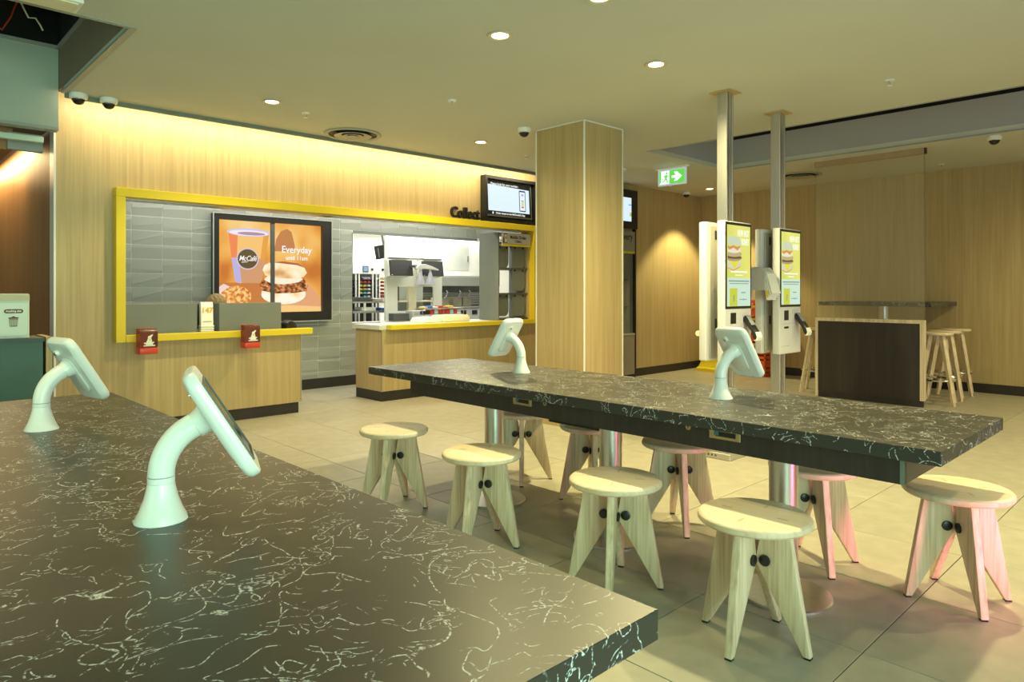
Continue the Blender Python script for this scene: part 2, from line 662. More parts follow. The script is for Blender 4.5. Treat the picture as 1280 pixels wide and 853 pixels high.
struct(B().box(1.27, 7.5, WY + .14, TY, 2.60, 2.64).done('ceiling_corridor', M_whitew), 'white ceiling of the staff corridor')
struct(B().box(7.46, 7.52, WY + .14, TY + .1, 0, 2.60).done('wall_corridor_right', M_whitew), 'white end wall behind the collection shelf')
struct(B().box(1.27, 1.34, WY + .14, TY, 0, 2.60).done('wall_corridor', M_whitew), 'white end wall of the staff corridor')

# ---- kitchen shell
struct(B().box(4.0, 12, 12.5, 12.6, 0, 2.45).done('wall_kitchen', M_whitew), 'white back wall of the kitchen')
struct(B().box(11.0, 11.1, 8.3, 12.6, 0, 2.45).done('wall_kitchen_right', M_whitew), 'white right wall of the kitchen')
struct(B().box(4.0, 12, TY + .1, 12.6, 2.42, 2.46).done('ceiling_kitchen', M_whitew), 'white ceiling of the kitchen')

# ---- far left: side wall, bulkhead, service hole
struct(B().box(1.2, 1.26, WY + .14, 11.5, 0, 3.2).done('wall_left', oak_dark), 'brown veneer wall running back on the far left')
struct(B().box(-4, 1.26, 11.4, 11.5, 0, 3.2).done('wall_left_back', oak_dark), 'brown veneer wall at the end on the far left')
b = B().box(-4, 1.172, 6.44, 6.52, 2.56, 3.19)
struct(b.done('wall_bulkhead', M_panelg), 'grey-green bulkhead panel above the left passage')
struct(B().box(-4, 1.172, 6.425, 6.53, 2.535, 2.56).done('trim_8', M_trim), 'pale strip along the bottom of the bulkhead')
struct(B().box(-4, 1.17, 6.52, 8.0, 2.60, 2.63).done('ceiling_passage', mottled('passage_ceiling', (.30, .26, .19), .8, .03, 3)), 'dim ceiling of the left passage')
struct(B().box(1.175, 1.20, 4.48, 6.50, CZ + .05, 3.19).done('wall_hole_side', mottled('hole_side', (.24, .20, .13), .8, .06, 3)), 'brown side of the open ceiling hole')
b = B()
b.box(1.165, 1.205, 4.44, 6.30, CZ - .006, CZ + .006)
b.box(-4, 1.166, 4.44, 4.475, CZ - .006, CZ + .006)
struct(b.done('trim_9', M_trim), 'thin metal frame around the open ceiling hole')
b = B()
b.box(-4, 1.3, 4.4, 6.6, 3.9, 3.94).box(1.2, 1.24, 4.4, 6.6, 3.2, 3.94).box(-4, 1.3, 6.56, 6.6, 3.2, 3.94).box(-4, 1.2, 4.40, 4.44, CZ + .05, 3.94)
struct(b.done('ceiling_void', M_void), 'dark void above the open ceiling hole')
b = B().box(1.155, 1.185, 4.48, 6.44, 3.18, 3.20).box(-4, 1.18, 6.42, 6.45, 3.18, 3.205)
struct(b.done('trim_10', M_trim), 'strip along the upper edge of the hole')

# ---- column
col = struct(B().box(4.75, 5.31, 4.04, 4.64, 0, CZ).done('column', oak), 'square oak clad column')
b = B()
for x, y in ((4.75, 4.04), (5.31, 4.04), (4.75, 4.64)):
    b.box(x - .004, x + .008, y - .006, y + .006, 0, CZ)
b.box(4.746, 5.314, 4.036, 4.644, CZ - .012, CZ - .001)
b.done('edge_strip', M_white, col)
b = B().box(4.755, 5.305, 4.045, 4.635, 0, .0)
b.bm.free()

# ================================================================== SERVICE FRAME AND COUNTERS
fr = thing('opening_surround', 'yellow painted surround of the long service opening', 'surround', (1.62, 6.60, .82))
fx = Matrix.Translation((-1.62, -6.60, -.82))


def fpart(name, x0, x1, y0, y1, z0, z1, m=M_yel, bev=.003):
    B().box(x0, x1, y0, y1, z0, z1, bev).done(name, m, fr, fx)


fpart('top_rail', 1.62, 6.80, 6.60, 6.70, 2.077, 2.155)
fpart('left_post', 1.62, 1.695, 6.60, 6.70, .818, 2.0765)
fpart('right_post', 6.715, 6.80, 6.60, 6.70, .818, 2.0765)
fpart('sill', 1.696, 3.443, 6.60, 6.70, .818, .879)
fpart('sill', 4.407, 6.7145, 6.60, 6.70, .818, .873)

for nm, x0, x1, y1, lab in (('service_counter', 1.70, 3.365, 7.20, 'oak fronted order counter on the left with black kick board'),
                            ('service_counter', 4.345, 6.70, 7.26, 'oak fronted collection counter with pale worktop beside the column')):
    t = thing(nm, lab, 'counter', (x0, 6.70, 0))
    M = Matrix.Translation((-x0, -6.70, 0))
    B().box(x0, x1, 6.705, y1, .112, .818).done('body', oak, t, M)
    ks = -.004 if x0 > 4 else .02
    B().box(x0 + (ks if x0 > 4 else 0), x1 - (.025 if x0 < 4 else 0), 6.705 + (.0 if x0 > 4 else .01), y1 - .01, 0, .112).done('kick_board', M_skirt, t, M)
    B().box(x0 - (.03 if x0 > 4 else 0), x1 + (.03 if x0 < 4 else 0), 6.701, y1 + .03, .8185, .868 if x0 > 4 else .872).done('worktop', M_wtop if x0 > 4 else M_grey, t, M)
    B().box((x0 if x0 > 4 else x1) - .006, (x0 if x0 > 4 else x1) + .003, 6.698, 6.708, .112, .818).done('corner_strip', M_alu, t, M)

# screens on the left counter
for x0, x1, lab in ((1.712, 2.336, 'dark grey privacy box beside the yellow left post'), (2.54, 3.164, 'dark grey privacy box with rounded side in front of the menu screen')):
    t = thing('counter_screen', lab, 'counter screen', (x0, 6.74, .873), group='privacy boxes on the order counter')
    M = Matrix.Translation((-x0, -6.74, -.873))
    B().box(x0, x1, 6.74, 6.755, .873, 1.145, .002).done('front_panel', M_grey, t, M)
    side = [(6.7555, .873), (7.02, .873), (7.02, 1.02)] + [(7.02 - .12 + .12 * math.cos(R(a)), 1.02 + .125 * math.sin(R(a))) for a in range(15, 91, 15)] + [(6.7555, 1.145)]
    for xs in (x0, x1 - .012):
        B().prism(side, 'x', xs, xs + .012).done('side_panel', M_grey, t, M)

# number sign 147 with its stack
t = thing('number_sign', 'white table number stand with orange 147 between the grey boxes', 'sign', (2.43, 6.76, .873))
B().prism([(-.03, 0), (.03, 0), (.022, .27), (.010, .285), (-.010, .285), (-.022, .27)], 'x', -.062, .052, .004).done('tent', M_white, t)
for k in range(3):
    B().box(-.067, .057, -.036 - .002 * k, .036, .005 + .022 * k, .018 + .022 * k, .003).done('lower_tent', M_white, t)
text('numerals', '147', M_lettery, t, (-.006, -.0285, .205), .072, 1.0, .002, .0008)
B().box(-.058, .052, .018, .026, .262, .28).done('yellow_tab', M_yel, t)
B().box(-.045, .036, -.031, -.029, .098, .102).done('small_print', M_dgrey, t)

# card terminal
t = thing('card_terminal', 'black glossy card terminal at the end of the order counter', 'card terminal', (3.27, 6.80, .872), R(25))
B().prism([(-.075, 0), (.075, 0), (.075, .03), (.05, .062), (-.03, .085), (-.075, .06)], 'y', -.05, .05, .008, 2).done('body', M_black, t)
B().prism([(-.02, .086), (.045, .068), (.047, .071), (-.018, .089)], 'y', -.036, .036).done('display', mat('grey_glass', (.18, .2, .2), .1), t)
B().box(.05, .07, -.03, .03, .045, .05, .002).done('keypad', M_grey, t)

# donation boxes hung over the yellow sill
M_logo = mat('white_emblem', (.80, .82, .74), .5)
for x, z, lab in ((1.775, .715, 'red donation box with white emblem near the left post'), (2.69, .715, 'red donation box with white emblem below the second grey box')):
    t = thing('donation_box', lab, 'donation box', (x, 6.60, z), group='red donation boxes on the order counter')
    B().box(0, .145, -.006, 0, .0, .225, .002).done('back_plate', M_red, t)
    B().box(-.001, .147, -.11, -.0065, 0, .055, .006, 2).done('base', M_red, t)
    prof = [(-.0065, .0555), (-.0065, .222), (-.07, .222)] + [(-.07 - .038 * math.sin(R(a)), .184 + .038 * math.cos(R(a))) for a in range(15, 91, 15)] + [(-.108, .0555)]
    B().prism(prof, 'x', .002, .144).done('clear_cover', M_smoke, t)
    B().box(.055, .09, -.06, -.03, .2225, .224).done('coin_slot', M_black, t)
    g = B()
    y = -.1095
    g.prism([(.030, .070), (.120, .070), (.122, .080), (.030, .078)], 'y', y - .001, y)
    g.prism([(.045, .081), (.106, .081), (.098, .110), (.090, .140), (.066, .140), (.052, .108)], 'y', y - .001, y)
    g.prism([(.032, .092), (.048, .090), (.052, .100), (.036, .104)], 'y', y - .001, y)
    g.prism([(.102, .092), (.116, .100), (.112, .108), (.098, .100)], 'y', y - .001, y)
    g.prism([(.062, .141), (.088, .141), (.105, .168), (.098, .172), (.078, .160), (.066, .156)], 'y', y - .001, y)
    e = g.done('emblem', M_logo, t)
    B().prism([(.074, .120), (.084, .120), (.086, .134), (.072, .134)], 'y', y - .002, y - .0011).done('emblem_dot', M_yel, e)

# staff member bending behind the order counter: one skinned body


def skin_body(name, joints, edges, parent, m, sub=2, **props):
    me = bpy.data.meshes.new(name)
    me.from_pydata([j[0] for j in joints], edges, [])
    o = bpy.data.objects.new(name, me)
    COL.objects.link(o)
    md = o.modifiers.new('skin', 'SKIN')
    for i, (p, r) in enumerate(joints):
        me.skin_vertices[0].data[i].radius = r if isinstance(r, tuple) else (r, r)
    me.skin_vertices[0].data[0].use_root = True
    s = o.modifiers.new('sub', 'SUBSURF')
    s.levels = s.render_levels = sub
    dg = bpy.context.evaluated_depsgraph_get()
    m2 = bpy.data.meshes.new_from_object(o.evaluated_get(dg))
    bpy.data.objects.remove(o)
    m2.name = name
    m2.materials.clear()
    return link(name, m2, m, parent, **props)


p = thing('person', 'fair-haired staff member in dark uniform bending down behind the order counter', 'person', (2.765, 7.62, 0))
J = [((0, .16, .90), (.15, .12)), ((0, .05, 1.02), (.14, .11)), ((-.01, -.10, 1.08), (.16, .11)), ((-.02, -.20, 1.09), (.09, .08)), ((-.03, -.25, 1.09), (.055, .055)),
     ((.10, .16, .86), (.095, .095)), ((.12, .10, .48), (.065, .07)), ((.12, .17, .09), (.045, .05)), ((.13, .04, .035), (.045, .035)),
     ((-.10, .16, .86), (.095, .095)), ((-.12, .10, .48), (.065, .07)), ((-.12, .17, .09), (.045, .05)), ((-.13, .04, .035), (.045, .035)),
     ((.19, -.13, 1.05), (.06, .06)), ((.24, -.14, .78), (.045, .045)), ((.18, -.24, .62), (.032, .032)),
     ((-.21, -.13, 1.05), (.06, .06)), ((-.26, -.14, .78), (.045, .045)), ((-.19, -.24, .62), (.032, .032))]
E = [(0, 1), (1, 2), (2, 3), (3, 4), (0, 5), (5, 6), (6, 7), (7, 8), (0, 9), (9, 10), (10, 11), (11, 12), (2, 13), (13, 14), (14, 15), (2, 16), (16, 17), (17, 18)]
skin_body('body', J, E, p, M_cloth)
hd = B().sphere((0, 0, 0), .1, (.78, .95, 1.12), 24)
hd.sphere((0, -.088, -.005), .018, (.8, 1, 1.4), 10)
hd.sphere((.078, .01, 0), .026, (.35, .8, 1.2), 10).sphere((-.078, .01, 0), .026, (.35, .8, 1.2), 10)
hd.cyl((0, .03, -.07), (0, .06, -.17), .05, .055, 16)
HM = Matrix.Translation((-.04, -.30, 1.10)) @ Euler((R(38), 0, R(12))).to_matrix().to_4x4()
head = hd.done('head', M_skin, p, HM)
for ex_ in (.030, -.030):
    B().sphere((ex_, -.086, .012), .010, (1.3, .5, .7), 10).done('eye', M_black, head, HM)
B().sphere((0, -.083, -.048), .012, (1.9, .5, .4), 10).done('mouth', mat('lips', (.35, .10, .08), .5), head, HM)
hr = bmesh.new()
bmesh.ops.create_uvsphere(hr, u_segments=28, v_segments=18, radius=.114)
for v in list(hr.verts):
    if v.co.y < -.045 and v.co.z < .055 or v.co.z < -.075:
        hr.verts.remove(v)
for v in hr.verts:
    v.co *= 1 + .035 * math.sin(v.co.x * 160 + v.co.z * 40)
h = B()
h.add(hr, HM @ Matrix.Translation((0, .012, .012)) @ Matrix.Diagonal((.86, 1, 1.08, 1)))
h.done('hair', M_hair, p)
for sx, wx in ((1, .18), (-1, -.19)):
    HJ = [((wx, -.24, .62), .030), ((wx, -.275, .575), (.036, .020))]
    HE = [(0, 1)]
    for k, (dx, ln) in enumerate(((-.024, .068), (-.008, .078), (.008, .074), (.024, .058))):
        n0 = len(HJ)
        HJ += [((wx + dx, -.295, .555), .010), ((wx + dx * 1.1, -.31, .555 - ln * .55), .009), ((wx + dx * 1.1, -.305, .555 - ln), .008)]
        HE += [(1, n0), (n0, n0 + 1), (n0 + 1, n0 + 2)]
    n0 = len(HJ)
    HJ += [((wx - sx * .040, -.275, .570), .011), ((wx - sx * .050, -.295, .535), .009)]
    HE += [(1, n0), (n0, n0 + 1)]
    skin_body('hand', HJ, HE, p, M_skin, 1)

# ================================================================== MENU SCREEN ON THE TILES
t = thing('menu_screen', 'large lit menu display in black frame on the grey tiles', 'display', (3.70, TY - .012, .88))
M = Matrix.Translation((-3.70, -(TY - .012), -.88))
b = B()
b.box(2.990, 4.485, 8.10, 8.185, .885, 1.0).box(2.990, 4.485, 8.10, 8.185, 2.095, 2.165)
b.box(2.990, 3.052, 8.10, 8.185, 1.0, 2.095).box(4.362, 4.485, 8.10, 8.185, 1.0, 2.095)
b.done('outer_frame', M_black, t, M)
B().box(2.978, 4.497, 8.088, 8.10, .875, .887).box(2.978, 4.497, 8.088, 8.10, 2.16, 2.174).box(2.978, 2.99, 8.088, 8.10, .887, 2.16).box(4.485, 4.497, 8.088, 8.10, .887, 2.16).done('bezel', M_trim, t, M)
B().box(3.684, 3.730, 8.12, 8.15, 1.0, 2.095).done('divider', M_dgrey, t, M)
bgL = gradient_screen('menu_background', [(.30, (.62, .19, .03)), (.45, (.86, .40, .07)), (.58, (.95, .58, .17)), (.75, (1, .75, .38))], (2.2, 1, 1.9), (2.0, 0, 3.4), 1.0)
SY = 8.150
scrL = B().box(3.052, 3.684, SY, 8.18, 1.0, 2.095).done('left_picture', bgL, t, M)
scrR = B().box(3.730, 4.362, SY, 8.18, 1.0, 2.095).done('right_picture', bgL, t, M)


def flat(name, poly, c, parent, lay, s=1.0, y=SY, mm=None):
    if len(poly) < 3:
        return
    mm = mm or MATS.get('e_%.2f_%.2f_%.2f' % c) or emis('e_%.2f_%.2f_%.2f' % c, c, s)
    return B().prism(poly, 'y', y - .0012 * lay - .001, y - .0012 * lay).done(name, mm, parent, M, flat=True)


flat('shadow_shape', [(3.735, 1.75), (3.76, 1.90), (3.82, 2.0), (3.90, 2.035), (3.96, 2.0), (4.0, 1.85), (4.01, 1.75)], (.56, .22, .07), scrR, 1)
flat('table_shape', [(3.052, 1.0), (3.684, 1.0), (3.684, 1.36), (3.052, 1.36)], (.60, .20, .05), scrL, .5)
flat('paper', [(3.730, 1.06), (4.362, 1.04), (4.361, 1.16), (4.19, 1.36), (4.10, 1.40), (3.731, 1.40)], (.80, .38, .18), scrR, 1)
flat('paper_edge', [(3.730, 1.0), (4.362, 1.0), (4.362, 1.06), (3.90, 1.085), (3.730, 1.075)], (.95, .60, .22), scrR, 1.5)
flat('cup', [(3.175, 1.95), (3.667, 1.95), (3.573, 1.38), (3.54, 1.355), (3.29, 1.355), (3.251, 1.38)], (.93, .55, .17), scrL, 1)
flat('cup_shade', [(3.175, 1.95), (3.285, 1.93), (3.275, 1.655), (3.212, 1.655)], (.87, .25, .09), scrL, 2)
flat('cup_band', [(3.212, 1.65), (3.30, 1.66), (3.33, 1.37), (3.29, 1.355), (3.251, 1.38)], (.50, .45, .78), scrL, 2)
flat('cup_band', [(3.30, 1.66), (3.622, 1.65), (3.573, 1.38), (3.54, 1.355), (3.33, 1.355)], (.66, .33, .16), scrL, 2)
flat('cup_highlight', [(3.60, 1.94), (3.667, 1.95), (3.622, 1.65), (3.56, 1.64)], (.80, .36, .06), scrL, 2)
flat('cup_rim', ellipse(3.42, 1.962, .262, .048), (.62, .60, .92), scrL, 3)
flat('cup_inside', ellipse(3.42, 1.955, .235, .034), (.93, .84, .86), scrL, 4)
flat('cup_coffee', ellipse(3.45, 1.948, .17, .020), (.42, .28, .38), scrL, 5)
flat('badge_ring', ellipse(3.404, 1.645, .134, .130), (.66, .58, .66), scrL, 3)
flat('badge', ellipse(3.404, 1.645, .120, .116), (.11, .075, .025), scrL, 4)
M_ew = emis('screen_white', (.95, .93, .90), 1.05)
text('badge_lettering', 'McCafé', M_ew, scrL, Vector((3.404, SY - .0065, 1.648)) - Vector((3.70, TY - .012, .88)), .088, .84, .0008, .0004, shear=.28, spacing=.92)
flat('badge_underline', [(3.33, 1.600), (3.40, 1.606), (3.41, 1.613), (3.33, 1.608)], (.95, .93, .90), scrL, 5)
flat('paper', [(3.052, 1.30), (3.12, 1.345), (3.22, 1.30), (3.12, 1.13), (3.052, 1.10)], (.90, .68, .62), scrL, 2)
hb = gradient_screen('hash_brown_crust', [(.35, (.55, .16, .03)), (.5, (.90, .40, .09)), (.62, (1, .68, .28))], (26, 1, 26), (0, 0, 0), 1.0)
flat('hash_brown', [(3.085, 1.19), (3.10, 1.25), (3.18, 1.305), (3.27, 1.33), (3.37, 1.30), (3.445, 1.24), (3.445, 1.16), (3.40, 1.12), (3.25, 1.10), (3.12, 1.13)], None and 0 or (0, 0, 0), scrL, 3, mm=hb)
bun = gradient_screen('bun_top', [(.30, (.70, .36, .14)), (.44, (1, .76, .42)), (.58, (1, .93, .74))], (4, 1, 6), (3, 0, 1), 1.05)
pat = gradient_screen('patty', [(.35, (.10, .02, .006)), (.5, (.42, .13, .035)), (.65, (.85, .42, .16))], (18, 1, 26), (0, 0, 0), 1.0)
for pr, x0, x1 in ((scrL, 3.40, 3.683), (scrR, 3.731, 4.4)):
    def clip(poly):
        out = []
        for k in range(len(poly)):
            a, c = poly[k], poly[(k + 1) % len(poly)]
            for lim, sgn in ((0, 0),):
                pass
            out.append(a)
        # Sutherland-Hodgman against x0 and x1
        for lim, keep in ((x0, lambda q: q[0] >= x0), (x1, lambda q: q[0] <= x1)):
            res = []
            for k in range(len(out)):
                a, c = out[k - 1], out[k]
                if keep(a) != keep(c):
                    f = (lim - a[0]) / (c[0] - a[0])
                    res.append((lim, a[1] + f * (c[1] - a[1])))
                if keep(c):
                    res.append(c)
            out = res
        return out
    lowbun = [(3.58, 1.27)] + [(3.86 + .29 * math.cos(R(a)), 1.22 + .125 * math.sin(R(a))) for a in range(180, 361, 15)] + [(4.14, 1.27)]
    flat('lower_bun', clip(lowbun), (0, 0, 0), pr, 3, mm=bun)
    flat('patty', clip([(3.55, 1.335), (3.59, 1.41), (4.11, 1.43), (4.185, 1.345), (4.16, 1.26), (4.0, 1.235), (3.75, 1.23), (3.58, 1.265)]), (0, 0, 0), pr, 4, mm=pat)
    flat('egg', clip([(3.60, 1.40), (3.66, 1.45), (4.06, 1.44), (4.115, 1.41), (4.05, 1.37), (3.85, 1.34), (3.68, 1.36)]), (.98, .88, .66), pr, 5)
    flat('upper_bun', clip([(3.585, 1.515), (3.61, 1.575), (3.67, 1.605), (3.85, 1.625), (4.04, 1.605), (4.13, 1.555), (4.165, 1.49), (4.12, 1.44), (4.05, 1.415), (3.75, 1.42), (3.62, 1.45)]), (0, 0, 0), pr, 6, mm=bun)
    flat('bun_crust', clip([(3.70, 1.612), (3.85, 1.628), (4.04, 1.607), (4.13, 1.555), (4.03, 1.585), (3.86, 1.60)]), (.42, .12, .05), pr, 7)
o3 = Vector((3.70, TY - .012, .88))
text('headline', 'Everyday', M_ew, scrR, Vector((4.03, SY - .004, 1.775)) - o3, .118, .94, .0018, .0005)
text('headline', 'until 11am', M_ew, scrR, Vector((4.03, SY - .004, 1.672)) - o3, .074, .94, .0010, .0005)

# ================================================================== COLLECT SIGN, TV, COLLECTION SHELF
t = tag(text('collect_sign', 'Collect', M_letter, None, (5.56, WY - .018, 2.235), .185, .86, .0042, .016), 'black raised lettering reading Collect above the yellow frame', 'sign')
t = thing('order_display', 'order status television in deep black housing above the yellow frame', 'television', (5.83, WY - .10, 2.165))
b = B()
b.box(0, .96, .0, .10, 0, .04).box(0, .96, 0, .10, .545, .585).box(0, .035, 0, .10, .04, .545).box(.90, .96, 0, .10, .04, .545).box(.03, .93, .09, .10, .03, .55)
b.done('housing', M_black, t)
TM = Matrix.Translation((.045, .035, .06)) @ Euler((R(-3), 0, 0)).to_matrix().to_4x4()
tvs = B().box(0, .83, -.012, .02, 0, .48, .004).done('television', M_dgrey, t, TM)
B().prism(rrect(.02, .80, .03, .455, .004), 'y', -.0135, -.0122).done('screen', mat('screen_off', (.006, .008, .01), .2), tvs, TM, flat=True)
B().prism([(.028, .078), (.775, .078), (.775, .398), (.028, .42)], 'y', -.0150, -.0138).done('lit_area', emis('screen_pale', (.78, .95, 1.0), 1.0), tvs, TM, flat=True)
B().prism(rrect(.585, .705, .10, .385, .015), 'y', -.0160, -.0151).done('phone_picture', emis('phone_navy', (.03, .06, .14), 1), tvs, TM, flat=True)
B().prism(rrect(.597, .693, .115, .365, .004), 'y', -.0168, -.0161).done('phone_screen', emis('phone_white', (.88, .94, 1), 1), tvs, TM, flat=True)
for z, h, c in ((.31, .03, (.35, .5, .85)), (.235, .02, (.3, .42, .8)), (.20, .03, (.75, .75, .2)), (.175, .025, (.6, .8, .4)), (.15, .022, (.9, .12, .10))):
    B().prism([(.625, z), (.668, z), (.668, z + h), (.625, z + h)], 'y', -.0175, -.0169).done('phone_picture', emis('ph%.2f' % z, c, 1), tvs, TM, flat=True)
for s, x, z, sz in (('Please look for your number.', .33, .432, .043), ("Order ahead on the McDonald's App", .42, .050, .036)):
    o = text('caption', s, M_ew, tvs, (x, -.0145, z), sz, .98, .0008, .0003)
    o.data.transform(TM)
o = B().prism(ellipse(.105, .05, .012, .016, 12), 'y', -.0150, -.0142).done('caption_dot', M_ew, tvs, TM, flat=True)

t = thing('collection_shelf', 'grey collection shelf unit with hanging flaps on the right of the pass', 'shelf unit', (6.15, 6.66, .873))
b = B()
b.box(0, .018, .05, .43, 0, 1.165)
b.box(.552, .57, .05, .43, 0, 1.165)
b.done('side_panel', M_grey, t)
for z in (.0, .335, .675, 1.01):
    B().box(.018, .552, .05, .42, z + .001, z + .025).done('shelf', M_dgrey, t)
B().box(.018, .552, .06, .42, 1.145, 1.163).done('top_panel', M_grey, t)
for r, z in enumerate((.36, .70, 1.005)):
    for c, (x0, x1, dy) in enumerate(((.035, .235, .10), (.268, .50, .06))):
        if (r, c) == (1, 0):
            f = B().prism([(.06, z - .305 + .06), (.10, z - .305), (.22, z - .305), (.22, z - .02), (.06, z - .02)], 'x', .022, .034)
            f.done('flap', M_dgrey, t)
            continue
        f = B().prism([(x0, z - .31), (x1 - .075, z - .31)] + [(x1 - .075 + .075 * math.cos(R(a)), z - .235 + .075 * math.sin(R(a))) for a in range(-75, 1, 15)] + [(x1, z - .02), (x0, z - .02)], 'y', dy, dy + .012)
        fo = f.done('flap', M_grey, t)
        for hx in (x0 + .03, x1 - .05):
            B().box(hx, hx + .022, dy - .008, dy - .001, z - .05, z - .022).done('hinge', M_black, fo)
sg = B().box(.022, .555, -.004, .012, 1.012, 1.158, .002).done('sign_panel', mottled('sign_grey', (.55, .55, .55), .4, .02, 4), t)
B().box(.022, .555, -.006, .012, .985, 1.0105).done('yellow_strip', M_yel, t)
text('lettering', 'Mobile Order', M_letter, sg, (.315, -.0045, 1.103), .062, .86, .0016, .0006)
text('lettering', 'Collect', M_letter, sg, (.315, -.0045, 1.052), .048, .86, .0010, .0006)
B().prism(rrect(.055, .112, 1.024, 1.148, .012), 'y', -.0056, -.0042).done('phone_emblem', M_black, sg)
B().prism(rrect(.062, .105, 1.034, 1.138, .004), 'y', -.0066, -.0058).done('phone_emblem', mat('print_white', (.8, .82, .85), .5), sg)
B().prism(rrect(.072, .096, 1.078, 1.10, .004), 'y', -.0074, -.0068).done('phone_emblem', M_red, sg)
B().prism(rrect(.072, .096, 1.101, 1.118, .004), 'y', -.0074, -.0068).done('phone_emblem', M_yel, sg)
B().prism([(.030, 1.02), (.053, 1.02), (.053, 1.09), (.044, 1.11), (.034, 1.06)], 'y', -.0056, -.0042).done('hand_emblem', mat('print_brown', (.16, .06, .04), .5), sg)

# bags and paper on the collection worktop
tag(B().prism([(-.0, 0), (.30, 0), (.29, .05), (.22, .07), (.05, .06)], 'y', 0, .30, .012, 2).done('paper_bag', M_whitew), 'white paper bag lying left on the collection worktop', 'bag').location = (5.03, 6.85, .869)
tag(B().prism([(0, 0), (.44, 0), (.43, .06), (.40, .085), (.04, .085), (.0, .05)], 'y', 0, .28, .012, 2).done('paper_bag', M_paper), 'cream paper bag lying right of the white one on the collection worktop', 'bag').location = (5.34, 6.84, .869)

# ================================================================== KITCHEN
t = thing('holding_cabinet', 'cream food holding cabinet with square hatch seen through the pass', 'cabinet', (6.06, 9.2, 0))
b = B()
b.box(0, .20, 0, .03, 0, 1.79).box(.914, 1.09, 0, .03, 0, 1.79).box(.20, .914, 0, .03, 1.346, 1.79).box(.20, .914, 0, .03, 0, .937)
b.done('front_panel', M_cream, t)
B().box(.42, 1.06, .5, .53, .3, 1.79).done('back_panel', mottled('cabinet_grey', (.42, .45, .42), .5, .04, 4), t)
B().box(-.02, 1.09, -.03, .03, 1.791, 2.40).done('hood', M_whitew, t)
B().box(-.055, -.021, -.04, -.005, 0, 2.40).done('corner_post', M_cream, t)
B().box(.205, .91, -.008, -.0005, 1.328, 1.345).done('hatch_lip', M_paper, t)
B().box(.30, 1.06, .10, .48, 1.075, 1.10).done('shelf', M_paper, t)
B().box(.47, .62, .08, .14, .945, 1.34).done('divider_post', M_paper, t)
B().box(.44, .64, .06, .16, .918, .945).done('divider_foot', mat('divider_foot', (.4, .24, .1), .5), t)
B().box(.33, .40, .25, .32, 1.101, 1.33).done('dark_post', M_dgrey, t)
for x, lab in ((5.985, 'black order monitor left of the heat lamps in the kitchen'), (6.60, 'black order monitor right behind the heat lamps in the kitchen')):
    t = thing('kitchen_monitor', lab, 'monitor', (x, 9.02, 1.5), group='order monitors over the kitchen hatch')
    tm = Matrix.Translation((0, -.05, 0)) @ Euler((R(-8), 0, R(4))).to_matrix().to_4x4()
    B().box(0, .44, 0, .03, 0, .245, .004).done('screen', mat('monitor_black', (.035, .035, .035), .35), t, tm)
    B().box(-.02, .40, .034, .13, -.005, .26).done('back_box', M_cream, t, tm)
    B().box(.06, .38, .0, .10, .262, .28).done('bracket', M_dgrey, t)
    B().box(.012, .03, -.002, -.0005, .006, .014).done('maker_plate', M_white, t, tm)
t = thing('heat_lamp', 'white twin heat lamp on a curved arm in front of the kitchen hatch', 'lamp', (6.38, 8.9, 1.36))
b = B()
b.prism([(-.0, .255), (.06, .315), (.18, .325), (.32, .29), (.44, .245), (.44, .225), (.30, .245), (.15, .25), (.02, .235)], 'y', -.04, .04, .004)
b.done('arm', mottled('pale_metal', (.55, .56, .50), .4, .04, 5), t)
B().box(-.01, .04, -.02, .29, .27, .31).done('wall_bracket', M_steel, t)
for x in (.105, .30):
    B().cyl((x, 0, .245), (x, 0, .20), .018).done('stem', M_white, t)
    B().lathe([(.072, 0), (.070, .035), (.052, .10), (.030, .165), (.02, .205), (.018, .206)], (x, 0, 0), 24).done('lamp_shade', emis('heat_shade', (.95, .95, .88), .5), t)
tag(B().box(5.955, 6.235, 8.85, 9.0, .80, .915, .006).done('grey_bin', M_dgrey), 'small dark grey bin standing below the kitchen hatch', 'bin')
tag(B().box(6.27, 6.52, 8.80, 9.0, .80, .95, .006).done('steel_container', mottled('dull_steel', (.45, .46, .42), .4, .05, 8)), 'square steel container right of the dark grey bin', 'container')
t = thing('pass_counter', 'steel pass counter between the tiled wall and the kitchen hatch', 'counter', (4.9, 8.32, 0))
B().box(0, 2.14, 0, .72, .74, .80, .004).done('worktop', M_steel, t)
B().box(.02, 2.12, .03, .70, 0, .739).done('body', M_whitew, t)
# packets and cartons on the pass
t = thing('carton_rack', 'wire rack holding cartons at the pass', 'rack', (6.15, 8.36, .80))
for z in (.03, .10, .19):
    B().box(-.02, .78, 0, .20, z, z + .008).done('shelf', M_steel, t)
for x in (-.02, .37, .772):
    B().box(x, x + .008, 0, .008, .001, .21).done('post', M_steel, t)
cols = [('red', M_red), ('pale blue', mat('pale_blue', (.45, .62, .7), .5)), ('red', M_red), ('red', M_red), ('red', M_red), ('pale blue', MATS['pale_blue']), ('red', M_red)]
ords = ['first', 'second', 'third', 'fourth', 'fifth', 'sixth', 'seventh']
for k, (cn, cm) in enumerate(cols):
    tag(B().box(6.30 + k * .075, 6.365 + k * .075, 8.38, 8.52, .9085, .975, .004).done('carton', cm), f'{cn} carton, {ords[k]} from the left on the middle shelf of the wire rack', 'carton', 'cartons on the wire rack')
tops = [('yellow', mat('packet_yellow', (.8, .6, .1), .5)), ('blue', mat('packet_blue', (.06, .16, .65), .5)), ('white', M_white), ('red', M_red), ('orange', M_orange), ('yellow', MATS['packet_yellow'])]
